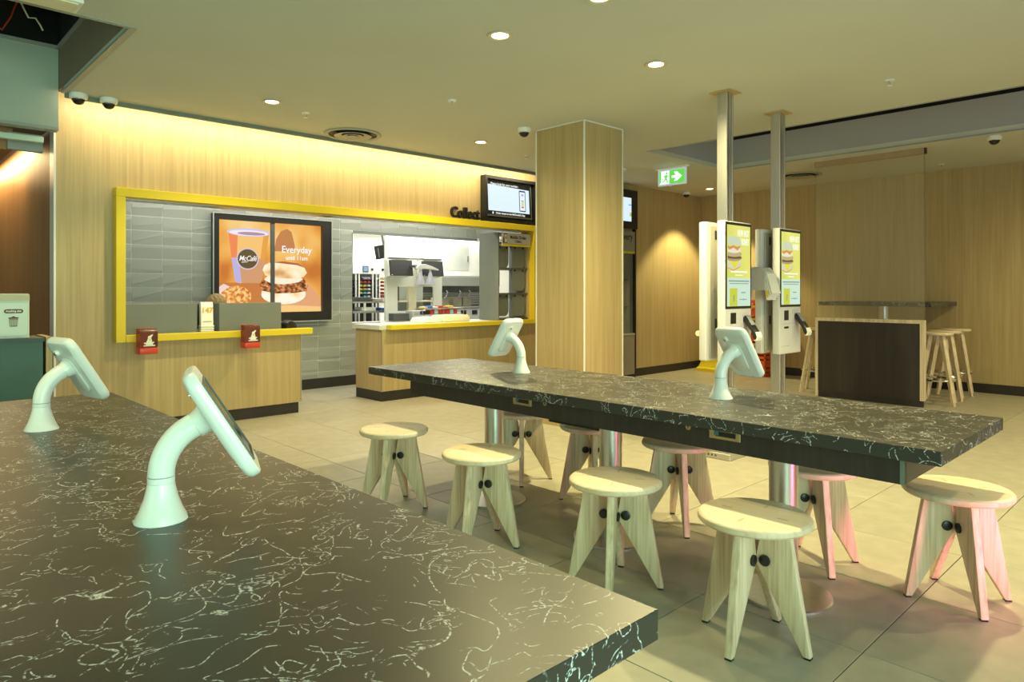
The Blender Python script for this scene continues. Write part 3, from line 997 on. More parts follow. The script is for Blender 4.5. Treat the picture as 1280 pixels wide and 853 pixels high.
for k, (cn, cm) in enumerate(tops):
    tag(B().box(6.16 + k * .10, 6.245 + k * .10, 8.39, 8.50, .9985, 1.022 + .012 * (k % 2), .006).done('sachet', cm), f'{cn} sachet heap, {ords[k]} from the left on the top shelf of the wire rack', 'sachet', 'sachets on the wire rack')
tag(B().box(6.17, 6.27, 8.38, 8.48, .9085, .955, .003).done('card_reader', M_black), 'black box at the left end of the wire rack', 'box')

# prep line: sauce rack with rows of coloured packets
t = thing('sauce_rack', 'tall white kitchen rack with rows of coloured packets', 'rack', (6.10, 10.6, 0))
rows = [1.47, 1.405, 1.34, 1.275, 1.21, 1.145]
for x in (-.05, .235, .30, .58, .655, .72, .91):
    B().box(x, x + .022, 0, .03, 0, 1.74).done('upright', M_whitew, t)
for z in rows:
    B().box(-.05, .932, .005, .30, z - .012, z - .004).done('shelf', M_dgrey, t)
B().box(-.05, .932, .30, .32, .6, 1.74).done('back_panel', M_blackm, t)
B().box(-.05, .932, -.01, .10, 1.56, 1.745).done('control_panel', M_whitew, t)
B().box(.37, .485, -.02, -.011, 1.59, 1.70).done('display', M_dgrey, t)
B().box(.385, .47, -.024, -.0205, 1.605, 1.685).done('display_glass', emis('display_blue', (.35, .6, .85), .8), t)
for x in (.56, .10, .78):
    B().cyl((x, -.011, 1.64), (x, -.03, 1.64), .022, n=12).done('control_knob', M_black, t)
pc = dict(red=M_red, yellow=MATS['packet_yellow'], white=M_white, lilac=mat('packet_lilac', (.45, .42, .62), .5), cyan=mat('packet_cyan', (.15, .5, .65), .5), black=M_black)
rn = ['top', 'second', 'third', 'fourth', 'fifth', 'bottom']
grid = [('black', 'lilac', 'lilac'), ('red', 'red', 'red'), ('yellow', 'yellow', 'white'), ('yellow', 'yellow', 'white'), ('yellow', 'cyan', 'white'), ('black', 'cyan', 'white')]
on = ['left', 'middle', 'right']
pm = {}
for cn, cm in pc.items():
    o = B().prism([(-.035, 0), (.035, 0), (.03, .03), (.0, .042), (-.03, .03)], 'y', -.06, .06, .006).done('packet', cm)
    pm[cn] = o.data
    bpy.data.objects.remove(o)


def packet(cn, x, z, lab, sx=1):
    o = bpy.data.objects.new('packet', pm[cn])
    COL.objects.link(o)
    o.location = (x, 10.69, z - .004)
    o.scale = (sx, 1, 1)
    tag(o, lab, 'packet', 'packets on the white kitchen rack')


for r, z in enumerate(rows):
    for c in range(3):
        packet(grid[r][c], 6.10 + .365 + .082 * c, z, f'{grid[r][c]} packet, {on[c]} one in the {rn[r]} row of the middle rack bay')
for r, cn in enumerate(('yellow', 'red', 'red', 'red', 'red', 'red')):
    packet(cn, 6.10 + .815, rows[r], f'{cn} packet in the {rn[r]} row of the right rack bay', 1.6)
    if r:
        packet(cn, 6.10 + .10, rows[r], f'{cn} packet in the {rn[r]} row of the left rack bay', 1.6)
t = thing('prep_table', 'steel preparation table in front of the white packet rack', 'table', (5.5, 9.8, 0))
B().box(0, 1.15, 0, .5, 1.06, 1.085).done('top_shelf', M_steel, t)
B().box(0, 1.15, -.1, .5, .90, .93).done('worktop', M_steel, t)
B().box(0, 1.15, 0, .5, .60, .625).done('lower_shelf', M_steel, t)
for x in (.02, .52, 1.10):
    B().box(x, x + .03, 0, .03, 0, 1.06).done('leg', M_whitew, t)
for k, (nm, x, w_, h_, z, cm, lab) in enumerate((
        ('steel_tray', 5.95, .22, .07, 1.086, M_dgrey, 'dark tray on the top shelf of the preparation table'),
        ('steel_tray', 6.20, .20, .05, 1.086, M_steel, 'shiny tray right of the dark tray on the preparation table'),
        ('food_tub', 6.00, .26, .06, .931, M_cream, 'cream tub on the worktop of the preparation table'),
        ('food_tub', 6.36, .10, .045, .931, MATS['packet_blue'], 'blue tub on the worktop of the preparation table'),
        ('food_box', 5.98, .24, .12, .626, mat('brown_box', (.20, .13, .05), .6), 'brown box on the lower shelf of the preparation table'),
        ('food_box', 6.28, .26, .08, .626, M_cream, 'cream box on the lower shelf of the preparation table'))):
    o = B().box(0, w_, 0, .25, 0, h_, .006).done(nm, cm)
    o.location = (x, 9.83, z)
    tag(o, lab, 'container')
t = thing('hanging_screen', 'black screen tilted on an arm high in the kitchen', 'monitor', (6.60, 10.35, 1.80))
tm = Euler((R(10), R(-12), R(-20))).to_matrix().to_4x4()
B().box(0, .34, 0, .03, 0, .24, .004).done('screen', M_blackm, t, tm)
b = B().cyl((.2, .03, .12), (.2, .12, .12), .05)
b.cyl((.2, .12, .12), (.2, .12, .59), .02)
b.done('arm', M_dgrey, t, tm)
B().box(.05, .07, -.003, -.0005, .03, .2).done('light_line', M_grey, t, tm)
t = thing('wall_cupboard', 'white kitchen cupboards at the back left', 'cupboard', (6.6, 12.2, 1.2))
B().box(0, 1.6, 0, .29, 0, .55).done('body', M_whitew, t)
for k in range(3):
    B().box(.02 + k * .52, .52 + k * .52, -.02, -.0005, .02, .53, .004).done('door', M_cream, t)
for k in range(3):
    B().box(.3, .38, -.03, -.0, .6 + .0, .72).bm.free()
B().box(.30, .44, .0, .10, .60, .80).done('dispenser', M_trim, t)

# fryer on the right
t = thing('fryer', 'steel fryer station with hood in the kitchen', 'fryer', (7.95, 10.3, 0))
B().box(0, 1.9, 0, .06, 1.35, 1.53, .004).done('hood_front', mottled('hood_steel', (.44, .45, .39), .4, .06, 4, metal=.3), t)
B().box(0, 1.9, .06, .9, 1.53, 1.55).done('hood_top', M_steel, t)
B().box(0, 1.9, .85, .9, .9, 1.5299).done('back_panel', mottled('fryer_back', (.16, .16, .13), .35, .2, 6, metal=.3), t)
B().box(0, 1.9, .02, .84, .0, .93).done('body', M_whitew, t)
B().box(-.02, 1.92, -.02, .85, .9305, .96, .004).done('top', M_steel, t)
for k in range(6):
    B().box(.25 + k * .28, .37 + k * .28, -.001, .019, .80, .88).done('control', M_black, t)
for k in range(7):
    B().box(.05, 1.85, .84 - .10 * k, .845 - .10 * k, 1.20 - .035 * k, 1.215 - .035 * k).done('rail', M_steel, t)
for k, (x, lab) in enumerate(((8.06, 'wire fry basket hanging left in the fryer'), (8.38, 'wire fry basket with raised handle in the middle of the fryer'), (8.62, 'wire fry basket hanging right in the fryer'))):
    f = thing('fry_basket', lab, 'basket', (x, 10.42, .962), group='fry baskets in the fryer')
    b = B()
    for i in range(9):
        b.box(i * .025, i * .025 + .004, 0, .004, 0, .17).box(i * .025, i * .025 + .004, .30, .304, 0, .17)
    for i in range(6):
        b.box(0, .204, 0, .004, i * .033, i * .033 + .004).box(0, .004, 0, .3, i * .033, i * .033 + .004).box(.2, .204, 0, .3, i * .033, i * .033 + .004)
    b.box(0, .204, 0, .304, -.001, .003)
    b.box(.001, .203, .0015, .003, .003, .165).box(.001, .203, .301, .3025, .003, .165).box(.001, .0025, .003, .301, .003, .165).box(.2005, .2025, .003, .301, .003, .165)
    b.done('basket', mottled('wire', (.36, .33, .22), .4, .1, 9, metal=.4), f)
    B().tube([(.10, .0, .16), (.10, -.06, .20), (.10, -.10, .27), (.10, -.06, .30)], .012, 8).done('handle', M_trim, f)
t = thing('steel_cupboard', 'steel cupboard with square door above the fryer', 'cupboard', (8.30, 10.9, 1.55))
B().box(0, 1.4, 0, .4, 0, .86).done('body', M_whitew, t)
B().box(.22, .86, -.02, -.0005, .12, .66, .004).done('door', mottled('pale_steel', (.56, .58, .52), .4, .06, 4, metal=.2), t)
B().box(.80, .83, -.035, -.0205, .3, .42).done('handle', M_chrome, t)
B().box(-.12, -.03, -.2, .3, .001, .86).done('post', M_cream, t)
for x, y, lab in ((6.2, 11.5, 'lit ceiling panel at the back left of the kitchen'), (8.4, 9.6, 'lit ceiling panel above the fryer')):
    t = thing('ceiling_panel_light', lab, 'ceiling light', (x, y, 2.39), group='kitchen ceiling lights')
    B().box(-.6, .6, -.3, .3, .012, .03).done('frame', M_whitew, t)
    B().box(-.57, .57, -.27, .27, .004, .0115).done('diffuser', M_fluo, t)

# ================================================================== COMMUNAL TABLES


def table(x0, x1, y0, y1, lab, near):
    cx = (x0 + x1) / 2
    t = thing('communal_table', lab, 'table', (cx, y0, 0), group='long communal tables')
    w2, ln = (x1 - x0) / 2, y1 - y0
    B().box(-w2, w2, 0, ln, .70, .75, .0015).done('tabletop', M_lam, t)
    B().box(-w2 + .07, -w2 + .10, .13, ln - .39, .602, .6995).done('apron', wenge, t)
    B().box(w2 - .10, w2 - .07, .13, ln - .39, .602, .6995).done('apron', wenge, t)
    B().box(-w2 + .1005, w2 - .1005, .13, .155, .602, .6995).done('end_panel', mottled('umber_panel', (.09, .065, .035), .5, .1, 6), t)
    B().box(-w2 + .1005, w2 - .1005, ln - .415, ln - .39, .602, .6995).done('end_panel', MATS['umber_panel'], t)
    B().box(-w2 + .068, -w2 + .0695, .128, .142, .602, .6995).done('edge_strip', mottled('strip_green', (.16, .20, .17), .4, .05, 9), t)
    B().box(-w2 + .28, -w2 + .52, 1.55, 2.0, .535, .6995, .004).done('cable_box', M_blackm, t)
    for y in (.65, 1.56, 2.45):
        pl = B().lathe([(.058, .012), (.058, .698)], (-.15, y, 0), 32).done('pillar', M_steel, t)
        B().lathe([(.19, .0), (.19, .008), (.185, .012), (.06, .013)], (-.15, y, 0), 48).done('base_plate', M_steel, pl)
    for y, s in ((.80, 1), (1.99, -1)):
        ho = B().box(-w2 + .064, -w2 + .0695, y - .07, y + .07, .652, .696, .001).done('socket_plate', M_brass, t)
        B().box(-w2 + .0625, -w2 + .0638, y - .05, y + .04, .664, .684).done('socket_slot', M_black, ho)
        B().box(-w2 + .060, -w2 + .0624, y + .025, y + .045, .668, .686).done('switch', mat('switch_teal', (.05, .16, .2), .4), ho)
        lk = B().tube([(-w2 + .0695, y + s * .17, .682), (-w2 + .063, y + s * .17, .682)], .013, 16).done('lock', M_brass, t)
        B().box(-w2 + .0615, -w2 + .0628, y + s * .17 - .002, y + s * .17 + .002, .677, .687).done('keyhole', M_black, lk)
    return t


table(.08, .948, .648, 3.972, 'dark thread patterned communal table in the near left foreground', True)
table(2.53, 3.39, .652, 4.066, 'dark thread patterned communal table in the middle lined with wooden stools', False)

# ---- tablet stands
M_scr = mat('tablet_glass', (.02, .021, .022), .08)


def tablet_stand(lab, x, y, yaw):
    t = thing('tablet_stand', lab, 'tablet stand', (x, y, .75), R(yaw), 'white tablet stands on the communal tables')
    B().lathe([(.056, .0), (.056, .003), (.045, .025), (.036, .05), (.030, .075), (.0285, .085)], (0, 0, 0), 40).done('base_cone', M_white, t)
    st = B().lathe([(.0288, .0855), (.0288, .098)], (0, 0, 0), 32).done('collar', M_white, t)
    B().lathe([(.0275, .098), (.0275, .1005)], (0, 0, 0), 32).done('joint_ring', M_trim, st)
    pts, rad = [(0, 0, .1006), (0, 0, .101)], [.0285, .0285]
    for a in range(6, 61, 6):
        pts.append((.12 * (1 - math.cos(R(a))), 0, .101 + .12 * math.sin(R(a))))
        rad.append(.0282)
    e = pts[-1]
    d = Vector((math.sin(R(60)), 0, math.cos(R(60))))
    pts.append(tuple(Vector(e) + d * .012))
    rad.append(.028)
    B().tube(pts, rad, 28).done('stem', M_white, t)
    # tablet case: local x = thickness (towards the screen), y = width, z = length
    TMx = Matrix.Translation((.130, 0, .218)) @ Euler((0, R(-31), 0)).to_matrix().to_4x4()
    b = bmesh.new()
    pr = [(-.006, 1.0, .012), (-.012, 1, .004), (-.018, .965, 0), (-.026, .88, 0)]
    rings = []
    for px_, sc_, _ in [(.010, .955, 0), (.006, .992, 0), (0, 1.0, 0), (-.008, 1.0, 0), (-.016, .965, 0), (-.022, .88, 0)]:
        rr = rrect(-.098 * sc_, .098 * sc_, -.140 * (1 - (1 - sc_) * .65), .140 * (1 - (1 - sc_) * .65), .036 * sc_, 7)
        rings.append([b.verts.new((px_, q[0], q[1])) for q in rr])
    for a, c in zip(rings, rings[1:]):
        n = len(a)
        for k in range(n):
            b.faces.new((a[k], a[(k + 1) % n], c[(k + 1) % n], c[k]))
    b.faces.new(rings[0])
    b.faces.new(rings[-1])
    q = B()
    q.add(b)
    cs = q.done('tablet_case', M_white, t, TMx)
    B().prism(rrect(-.072, .072, -.100, .100, .008), 'x', .0101, .0112).done('screen', M_scr, cs, TMx)
    fb = B()
    fb.box(.0101, .0135, -.078, -.072, -.104, .104).box(.0101, .0135, .072, .078, -.104, .104).box(.0101, .0135, -.072, .072, .100, .104).box(.0101, .0135, -.072, .072, -.104, -.100)
    fb.done('screen_frame', M_dgrey, cs, TMx)
    # raised mount on the back
    mo = B()
    mo.prism(rrect(-.045, .045, -.095, .062, .03, 6), 'x', -.029, -.0215, .004, 2)
    mo.tube([(-.026, 0, .023), (-.034, 0, .023), (-.0545, 0, .023)], [.041, .034, .0285], 28)
    mo.done('back_mount', M_white, t, TMx)
    lk = B().tube([(-.0215, .030, .086), (-.031, .030, .086)], [.014, .011], 20).done('lock', M_white, t, TMx)
    B().tube([(-.0312, .030, .086), (-.0345, .030, .086)], .0075, 16).done('keyhole', M_chrome, lk, TMx)
    B().box(.0555, .0575, -.006, .006, .002, .010).done('base_notch', M_dgrey, t)
    return t


tablet_stand('white tablet stand at the far end of the left foreground table', .506, 3.075, 12)
tablet_stand('white tablet stand seen edge-on in the middle of the left foreground table', .503, 1.678, -20)
tablet_stand('white tablet stand turned away at the far end of the middle table', 3.046, 3.109, 97)
tablet_stand('white tablet stand in front of the kiosks on the middle table', 3.019, 1.709, -14)

# ---- stools
st = thing('wooden_stool', '', 'stool', (0, 0, 0), 0, 'round ash stools around the middle table')
b = B().lathe([(.175, .428), (.192, .430), (.199, .437), (.2, .445), (.198, .453), (.192, .4585), (.185, .46)], (0, 0, 0), 48)
seat = b.done('seat', ash_top, st)
for k in range(4):
    a = PI / 2 * k
    c, s_ = math.cos(a), math.sin(a)
    Mr = Matrix.Rotation(a, 4, 'Z')
    prof = [(.034, .4275), (.132, .4275), (.206, .006), (.180, .006), (.012, .288), (.012, .314)]
    lg = B().prism(prof, 'y', -.0150, .0150, .005, 2).done('leg', ash, st, Mr)
    B().box(.182, .204, -.012, .012, 0, .0059).done('foot_glide', M_black, lg, Mr)
    for sg_ in (1, -1):
        B().tube([(.047, sg_ * .0152, .305), (.047, sg_ * .0170, .305), (.047, sg_ * .0230, .305), (.047, sg_ * .0250, .305)], [.010, .020, .020, .016], 20).done('bolt_knob', M_black, lg, Mr)
    B().box(.085, .125, -.004, .004, .4600, .4604).done('tenon_mark', mottled('tenon', (.52, .40, .25), .5, .05, 30), seat, Mr)
stools = [(2.30, 3.417, 35, 'ash stool nearest the counters on the near side of the middle table'),
          (2.285, 2.618, 23, 'ash stool second from the counters on the near side of the middle table'),
          (2.383, 1.851, 30, 'ash stool third from the counters on the near side of the middle table'),
          (2.368, 1.206, 2, 'ash stool with mostly shaded seat at the front of the near row'),
          (3.255, 3.316, 45, 'ash stool half hidden under the far end of the table, left of the second pillar'),
          (3.245, 2.69, 45, 'ash stool behind the middle table beside the middle pillar'),
          (3.225, 2.072, 44, 'ash stool behind the middle table with its seat under the right socket plate'),
          (3.245, 1.36, 45, 'ash stool behind the middle table next to the front pillar'),
          (3.286, .79, 40, 'pink lit ash stool at the right end of the middle table')]
for k, (x, y, rz, lab) in enumerate(stools):
    if k == 0:
        st.location = (x, y, 0)
        st.rotation_euler = (0, 0, R(rz))
        st['label'] = lab
    else:
        copy_thing(st, (x, y, 0), R(rz), lab)

# ================================================================== KIOSKS
k_yel = gradient_screen('kiosk_picture', [(.35, (.50, .58, .09)), (.65, (.68, .64, .17))], (3, 1, 2), (0, 0, 0), 1.25)
k_pale = emis('kiosk_pale', (.62, .84, .66), .95)
k_lime = emis('kiosk_lime', (.60, .66, .05), .95)
k_txt = emis('kiosk_text', (.88, .96, .78), 1.1)
k_gry = emis('kiosk_grey', (.28, .42, .33), .8)


def kiosk(x0, lab, first):
    t = thing('order_kiosk', lab, 'kiosk', (x0 + .204, 2.74, 0), group='double sided order kiosks')
    # local frame: x across, y depth (front faces -y), z up
    W = .408
    h = W / 2
    po = B()
    po.box(-.020, .020, -.040, .040, 0, CZ)
    po.done('pole', M_alu, t)
    for sx in (-1, 1):
        B().box(sx * .040 - .012, sx * .040 + .012, -.042, .042, 0, CZ, .002).done('pole_flange', M_alu, t)
    B().box(-.09, .09, -.09, .09, CZ - .008, CZ, .001).done('ceiling_plate', mottled('plate_orange_reflection', (.50, .36, .14), .4, .05, 6), t)  # orange reflection is put into the plate's colour
    B().box(-.22, .22, -.16, .16, 0, .05, .004).done('floor_box', M_alu, t)
    for k in range(4):
        B().box(-.2205, -.2201, -.05 + k * .03, -.035 + k * .03, .02, .035).done('floor_socket', M_dgrey, t)
    bd = B().box(-h, h, -.11, -.045, .728, 1.795, .010, 3).done('front_unit', M_kiosk, t)
    B().box(-h + .006, h - .006, -.1135, -.1105, 1.128, 1.785, .001).done('bezel', M_black, bd)
    B().box(-h + .026, h - .026, -.1150, -.1138, 1.148, 1.765).done('screen', k_yel, bd, flat=True)
    x = -h + .026
    w_ = W - .052
    y = -.1152

    def fl_(name, poly, m, lay):
        if len(poly) < 3:
            return
        return B().prism(poly, 'y', y - .0008 * lay - .0006, y - .0008 * lay).done(name, m, bd, flat=True)
    fl_('screen_panel', [(x, 1.148), (x + w_, 1.148), (x + w_, 1.365), (x, 1.365)], k_pale, 0)
    fl_('screen_tile', [(x + .035, 1.149), (x + .150, 1.149), (x + .150, 1.285), (x + .035, 1.285)], k_lime, 1)
    fl_('screen_icon', [(x + .088, 1.18), (x + .102, 1.185), (x + .108, 1.235), (x + .092, 1.235)], k_gry, 2)
    fl_('screen_lines', [(x + .02, 1.335), (x + w_ - .02, 1.335), (x + w_ - .02, 1.345), (x + .02, 1.345)], k_gry, 1)
    fl_('screen_lines', [(x + .035, 1.318), (x + w_ - .035, 1.318), (x + w_ - .035, 1.324), (x + .035, 1.324)], k_gry, 1)
    fl_('screen_lines', [(x + .21, 1.248), (x + .28, 1.248), (x + .28, 1.256), (x + .21, 1.256)], k_gry, 1)
    fl_('screen_lines', [(x + .18, 1.196), (x + .30, 1.196), (x + .30, 1.202), (x + .18, 1.202)], k_gry, 1)
    fl_('screen_icon', ellipse(x + .245, 1.199, .010, .010, 10), emis('kiosk_blue', (.12, .45, .7), 1) if first else MATS['kiosk_blue'], 2)
    # burger picture cut by the left edge of the screen
    cx = x + .085

    def half(poly):
        out = []
        for k in range(len(poly)):
            a, c = poly[k - 1], poly[k]
            if (a[0] >= x) != (c[0] >= x):
                f = (x - a[0]) / (c[0] - a[0])
                out.append((x, a[1] + f * (c[1] - a[1])))
            if c[0] >= x:
                out.append(c)
        return out
    kb = [emis('kb%d' % i, c, 1) for i, c in enumerate(((.60, .70, .48), (.72, .30, .05), (.80, .78, .62), (.42, .33, .16), (.12, .08, .03), (.52, .42, .20), (.66, .68, .42), (.78, .72, .04)))] if first else [MATS['kb%d' % i] for i in range(8)]
    fl_('burger_base', half(ellipse(cx, 1.475, .125, .055)), kb[6], 1)
    fl_('burger_rim', half([(cx - .13, 1.475), (cx - .10, 1.44), (cx, 1.417), (cx + .10, 1.445), (cx + .125, 1.48), (cx + .10, 1.452), (cx, 1.425), (cx - .1, 1.447)]), kb[1], 2)
    fl_('burger_cheese', half([(cx - .05, 1.50), (cx + .09, 1.50), (cx + .02, 1.43)]), kb[7], 2)
    fl_('burger_patty', half(ellipse(cx, 1.520, .132, .030)), kb[3], 3)
    fl_('burger_line', half(ellipse(cx, 1.520, .130, .012)), kb[4], 4)
    fl_('burger_patty', half(ellipse(cx, 1.548, .128, .025)), kb[5], 5)
    fl_('burger_egg', half(ellipse(cx, 1.578, .118, .026)), kb[2], 6)
    fl_('burger_bacon', half([(cx - .11, 1.59), (cx - .06, 1.575), (cx, 1.592), (cx + .06, 1.572), (cx + .115, 1.612), (cx + .05, 1.602), (cx, 1.612), (cx - .06, 1.60), (cx - .11, 1.615)]), kb[1], 7)
    fl_('burger_top', half([(cx - .12, 1.61), (cx + .11, 1.61)] + [(cx + .115 * math.cos(R(a)), 1.64 + .042 * math.sin(R(a))) for a in range(0, 181, 20)]), kb[0], 8)
    text('headline', 'NEW HOT', k_txt, bd, (x + w_ - .112, y - .002, 1.705), .070, .54, .0015, .0004)
    text('headline', 'HONEY', k_txt, bd, (x + w_ - .088, y - .002, 1.640), .070, .54, .0015, .0004)
    fl_('screen_caption', [(x + .05, 1.405), (x + w_ - .05, 1.405), (x + w_ - .05, 1.417), (x + .05, 1.417)], k_txt, 1)
    fl_('screen_caption', [(x + .12, 1.382), (x + w_ - .12, 1.382), (x + w_ - .12, 1.389), (x + .12, 1.389)], k_txt, 1)
    # lower fascia: scanner, slot, card terminal on its bracket
    B().box(-h + .085, -h + .165, -.1125, -.1102, 1.015, 1.098).done('scanner', M_black, bd)
    B().box(-h + .085, -h + .165, -.1125, -.1102, .945, .962).done('receipt_slot', M_black, bd)
    B().box(-h + .012, h - .012, -.1108, -.1101, .984, .986).done('panel_joint', M_trim, bd)
    B().box(-h + .03, -h + .19, -.1108, -.1101, .795, .798).done('panel_joint', M_trim, bd)
    B().box(h - .17, h - .045, -.1118, -.1101, .86, 1.105).done('terminal_recess', mottled('kiosk_recess', (.62, .58, .62), .5, .02, 4) if first else MATS['kiosk_recess'], bd)
    tm = B()
    tm.prism([(-.112, 1.06), (-.125, 1.075), (-.20, .965), (-.225, .915), (-.215, .89), (-.195, .90), (-.175, .955), (-.113, 1.03)], 'x', h - .135, h - .055, .006, 2)
    tmo = tm.done('card_terminal', M_black, bd)
    B().prism([(-.1285, 1.076), (-.131, 1.0755), (-.180, 1.004), (-.177, 1.002)], 'x', h - .125, h - .065).done('terminal_display', mat('terminal_glass', (.25, .28, .3), .15) if first else MATS['terminal_glass'], tmo)
    B().prism([(-.20, .886), (-.222, .884), (-.229, .912), (-.214, .95), (-.2255, .914), (-.2175, .890)], 'x', h - .138, h - .052).done('terminal_cradle', M_white, tmo)
    # rear unit with its service door
    rd = B().box(-h, h, .045, .11, .728, 1.795, .010, 3).done('rear_unit', M_kiosk, t)
    B().box(-h + .035, h - .035, .030, .0445, .745, 1.765, .006, 2).done('service_door', M_kdoor, rd)
    for z in (1.66, .98):
        B().box(-h + .10, -h + .125, .026, .0299, z, z + .07).done('door_hinge', M_black, rd)
    B().tube([(-h + .075, .0299, 1.275), (-h + .075, .018, 1.275)], .014, 14).done('door_lock', M_chrome, rd)
    B().tube([(-h + .08, .135, .935), (-h + .035, .14, .935)], [.024, .022], 20).done('terminal_cradle', M_paper, rd)
    return t


kiosk(4.706, 'white double sided order kiosk on the left pole', True)
kiosk(5.604, 'grey lit double sided order kiosk on the right pole', False)

t = thing('leaflet_holder', 'grey leaflet holder between the two kiosks', 'leaflet holder', (5.48, 2.75, 1.17))
B().prism([(-.10, .10), (.10, .10), (.10, .24), (.06, .29), (-.06, .29), (-.10, .24)], 'x', -.09, .085, .006).done('pocket', mottled('holder_grey', (.42, .41, .41), .6, .03, 4), t)
for sy in (-1, 1):
    for k in range(4):
        B().prism([(sy * (.103 + .014 * k), .02 + .018 * k), (sy * (.112 + .014 * k), .02 + .018 * k), (sy * (.07 + .012 * k), .27 - .01 * k), (sy * (.062 + .012 * k), .27 - .01 * k)], 'x', -.075, .075).done('leaflet', M_white, t)
    B().box(-.078, -.06, sy * .11 - .01, sy * .11 + .01, .05, .095).done('leaflet_corner', M_yel, t)
B().box(.085, .135, -.03, .03, .14, .20).done('bracket', M_trim, t)

# ================================================================== RIGHT AREA
t = thing('partition', 'low black partition framed in pale wood below the glass', 'partition', (8.35, 2.31, 0))
B().box(.0, .055, .045, 1.135, .07, .905).done('dark_panel', wenge, t)
B().box(-.006, .06, .0, 1.17, .905, .945, .003).done('top_rail', ash, t)
B().box(-.006, .06, 0, .045, .07, .9045, .003).done('end_post', ash, t)
B().box(-.006, .06, 1.135, 1.17, .0, .9045, .003).done('end_post', ash, t)
B().box(.01, .05, .02, 1.134, 0, .0695).done('kick_board', M_skirt, t)
t = thing('glass_screen', 'tall reeded glass screen standing on the black partition up to the ceiling', 'glass screen', (8.36, 2.31, .945))
B().box(.012, .022, .012, 1.17, .001, 1.80).done('glass_pane', M_reed, t)
B().box(-.005, .04, .005, 1.18, 1.80, 1.864).done('top_rail', mottled('rail_wood', (.40, .28, .17), .5, .06, 10), t)
B().box(-.006, .041, -.012, .0045, 1.80, 1.864).done('end_cap', M_black, t)
B().box(.010, .024, .004, .0115, .001, 1.80).done('edge_strip', M_clear, t)
t = thing('high_table', 'dark high bar table against the right wall behind the glass', 'table', (9.55, 3.1, 0))
B().box(-.52, .55, -.67, .62, 1.075, 1.125, .002).done('tabletop', M_lam, t)
B().lathe([(.06, .01), (.06, 1.0745)], (-.02, .0, 0), 28).done('pillar', M_steel, t)
B().lathe([(.27, 0), (.27, .008), (.06, .01)], (-.02, 0, 0), 36).done('base_plate', M_steel, t)
bs = thing('bar_stool', '', 'bar stool', (0, 0, 0), 0, 'tall ash bar stools around the high table')
B().lathe([(.15, .765), (.168, .772), (.172, .785), (.165, .797), (.14, .798)], (0, 0, 0), 32).done('seat', ash_top, bs)
for k in range(4):
    a = PI / 2 * k + PI / 4
    d = Vector((math.cos(a), math.sin(a), 0))
    lg = B()
    q = bmesh.new()
    v = []
    for z, r, w_ in ((0, .245, .016), (.764, .085, .025)):
        for dx, dy in ((-1, -1), (1, -1), (1, 1), (-1, 1)):
            v.append(q.verts.new((r + dx * w_, dy * w_ * .8, z)))
    for f in ((3, 2, 1, 0), (4, 5, 6, 7), (0, 1, 5, 4), (1, 2, 6, 5), (2, 3, 7, 6), (3, 0, 4, 7)):
        q.faces.new([v[i] for i in f])
    lg.add(q, Matrix.Rotation(a, 4, 'Z'))
    lg.done('leg', ash, bs)
ring = [(.192 * math.cos(2 * PI * k / 32), .192 * math.sin(2 * PI * k / 32), .27) for k in range(33)]
B().tube(ring, .011, 8, cap=False).done('foot_ring', M_chrome, bs)
bar = [(8.80, 2.32, 12, 'bar stool right beside the black partition'), (9.27, 2.36, 12, 'bar stool in the middle of the row at the high table'),
       (9.80, 2.38, 12, 'bar stool closest to the right wall'), (8.78, 3.62, 12, 'bar stool behind the left end of the black partition')]
for k, (x, y, rz, lab) in enumerate(bar):
    if k == 0:
        bs.location = (x, y, 0)
        bs.rotation_euler = (0, 0, R(rz))
        bs['label'] = lab
    else:
        copy_thing(bs, (x, y, 0), R(rz), lab)

# yellow plinth and stacked red crates in the far corner
t = thing('yellow_stand', 'yellow flared floor stand behind the left kiosk', 'stand', (9.80, 5.66, 0))
b = B()
for (w0, z0, w1, z1) in ((.21, 0, .21, .045), (.205, .045, .175, .07), (.175, .07, .15, .14), (.15, .14, .11, .50)):
    q = bmesh.new()
    v = [q.verts.new((sx * ww, sy * ww, z)) for ww, z in ((w0, z0), (w1, z1)) for sx, sy in ((-1, -1), (1, -1), (1, 1), (-1, 1))]
    for f in ((0, 1, 5, 4), (1, 2, 6, 5), (2, 3, 7, 6), (3, 0, 4, 7), (3, 2, 1, 0), (4, 5, 6, 7)):
        q.faces.new([v[i] for i in f])
    b.add(q)
b.done('stand', M_yel, t)
names = ['lowest', 'second from the bottom', 'third from the bottom', 'fourth from the bottom', 'fifth from the bottom', 'topmost']
cr = None
for k in range(6):
    lab = f'orange-red plastic crate, {names[k]} of the stack by the right wall'
    if cr is None:
        cr = thing('plastic_crate', lab, 'crate', (9.82, 4.92, .0), 0, 'stacked orange crates by the right wall')
        b = B().box(-.23, .23, -.20, .20, 0, .012)
        for z in (.013, .075, .145):
            b.box(-.23, .23, -.20, -.188, z, z + .04).box(-.23, .23, .188, .20, z, z + .04).box(-.23, -.218, -.188, .188, z, z + .04).box(.218, .23, -.188, .188, z, z + .04)
        for x in (-.23, -.08, .07, .20):
            b.box(x, x + .03, -.2005, -.187, .013, .185).box(x, x + .03, .187, .2005, .013, .185)
        b.done('crate', M_orange, cr)
        B().box(-.236, -.2305, -.05, .05, .08, .11).done('label_tag', M_yel, cr)
        c0 = cr
    else:
        copy_thing(c0, (9.82, 4.92, .187 * k), 0, lab)

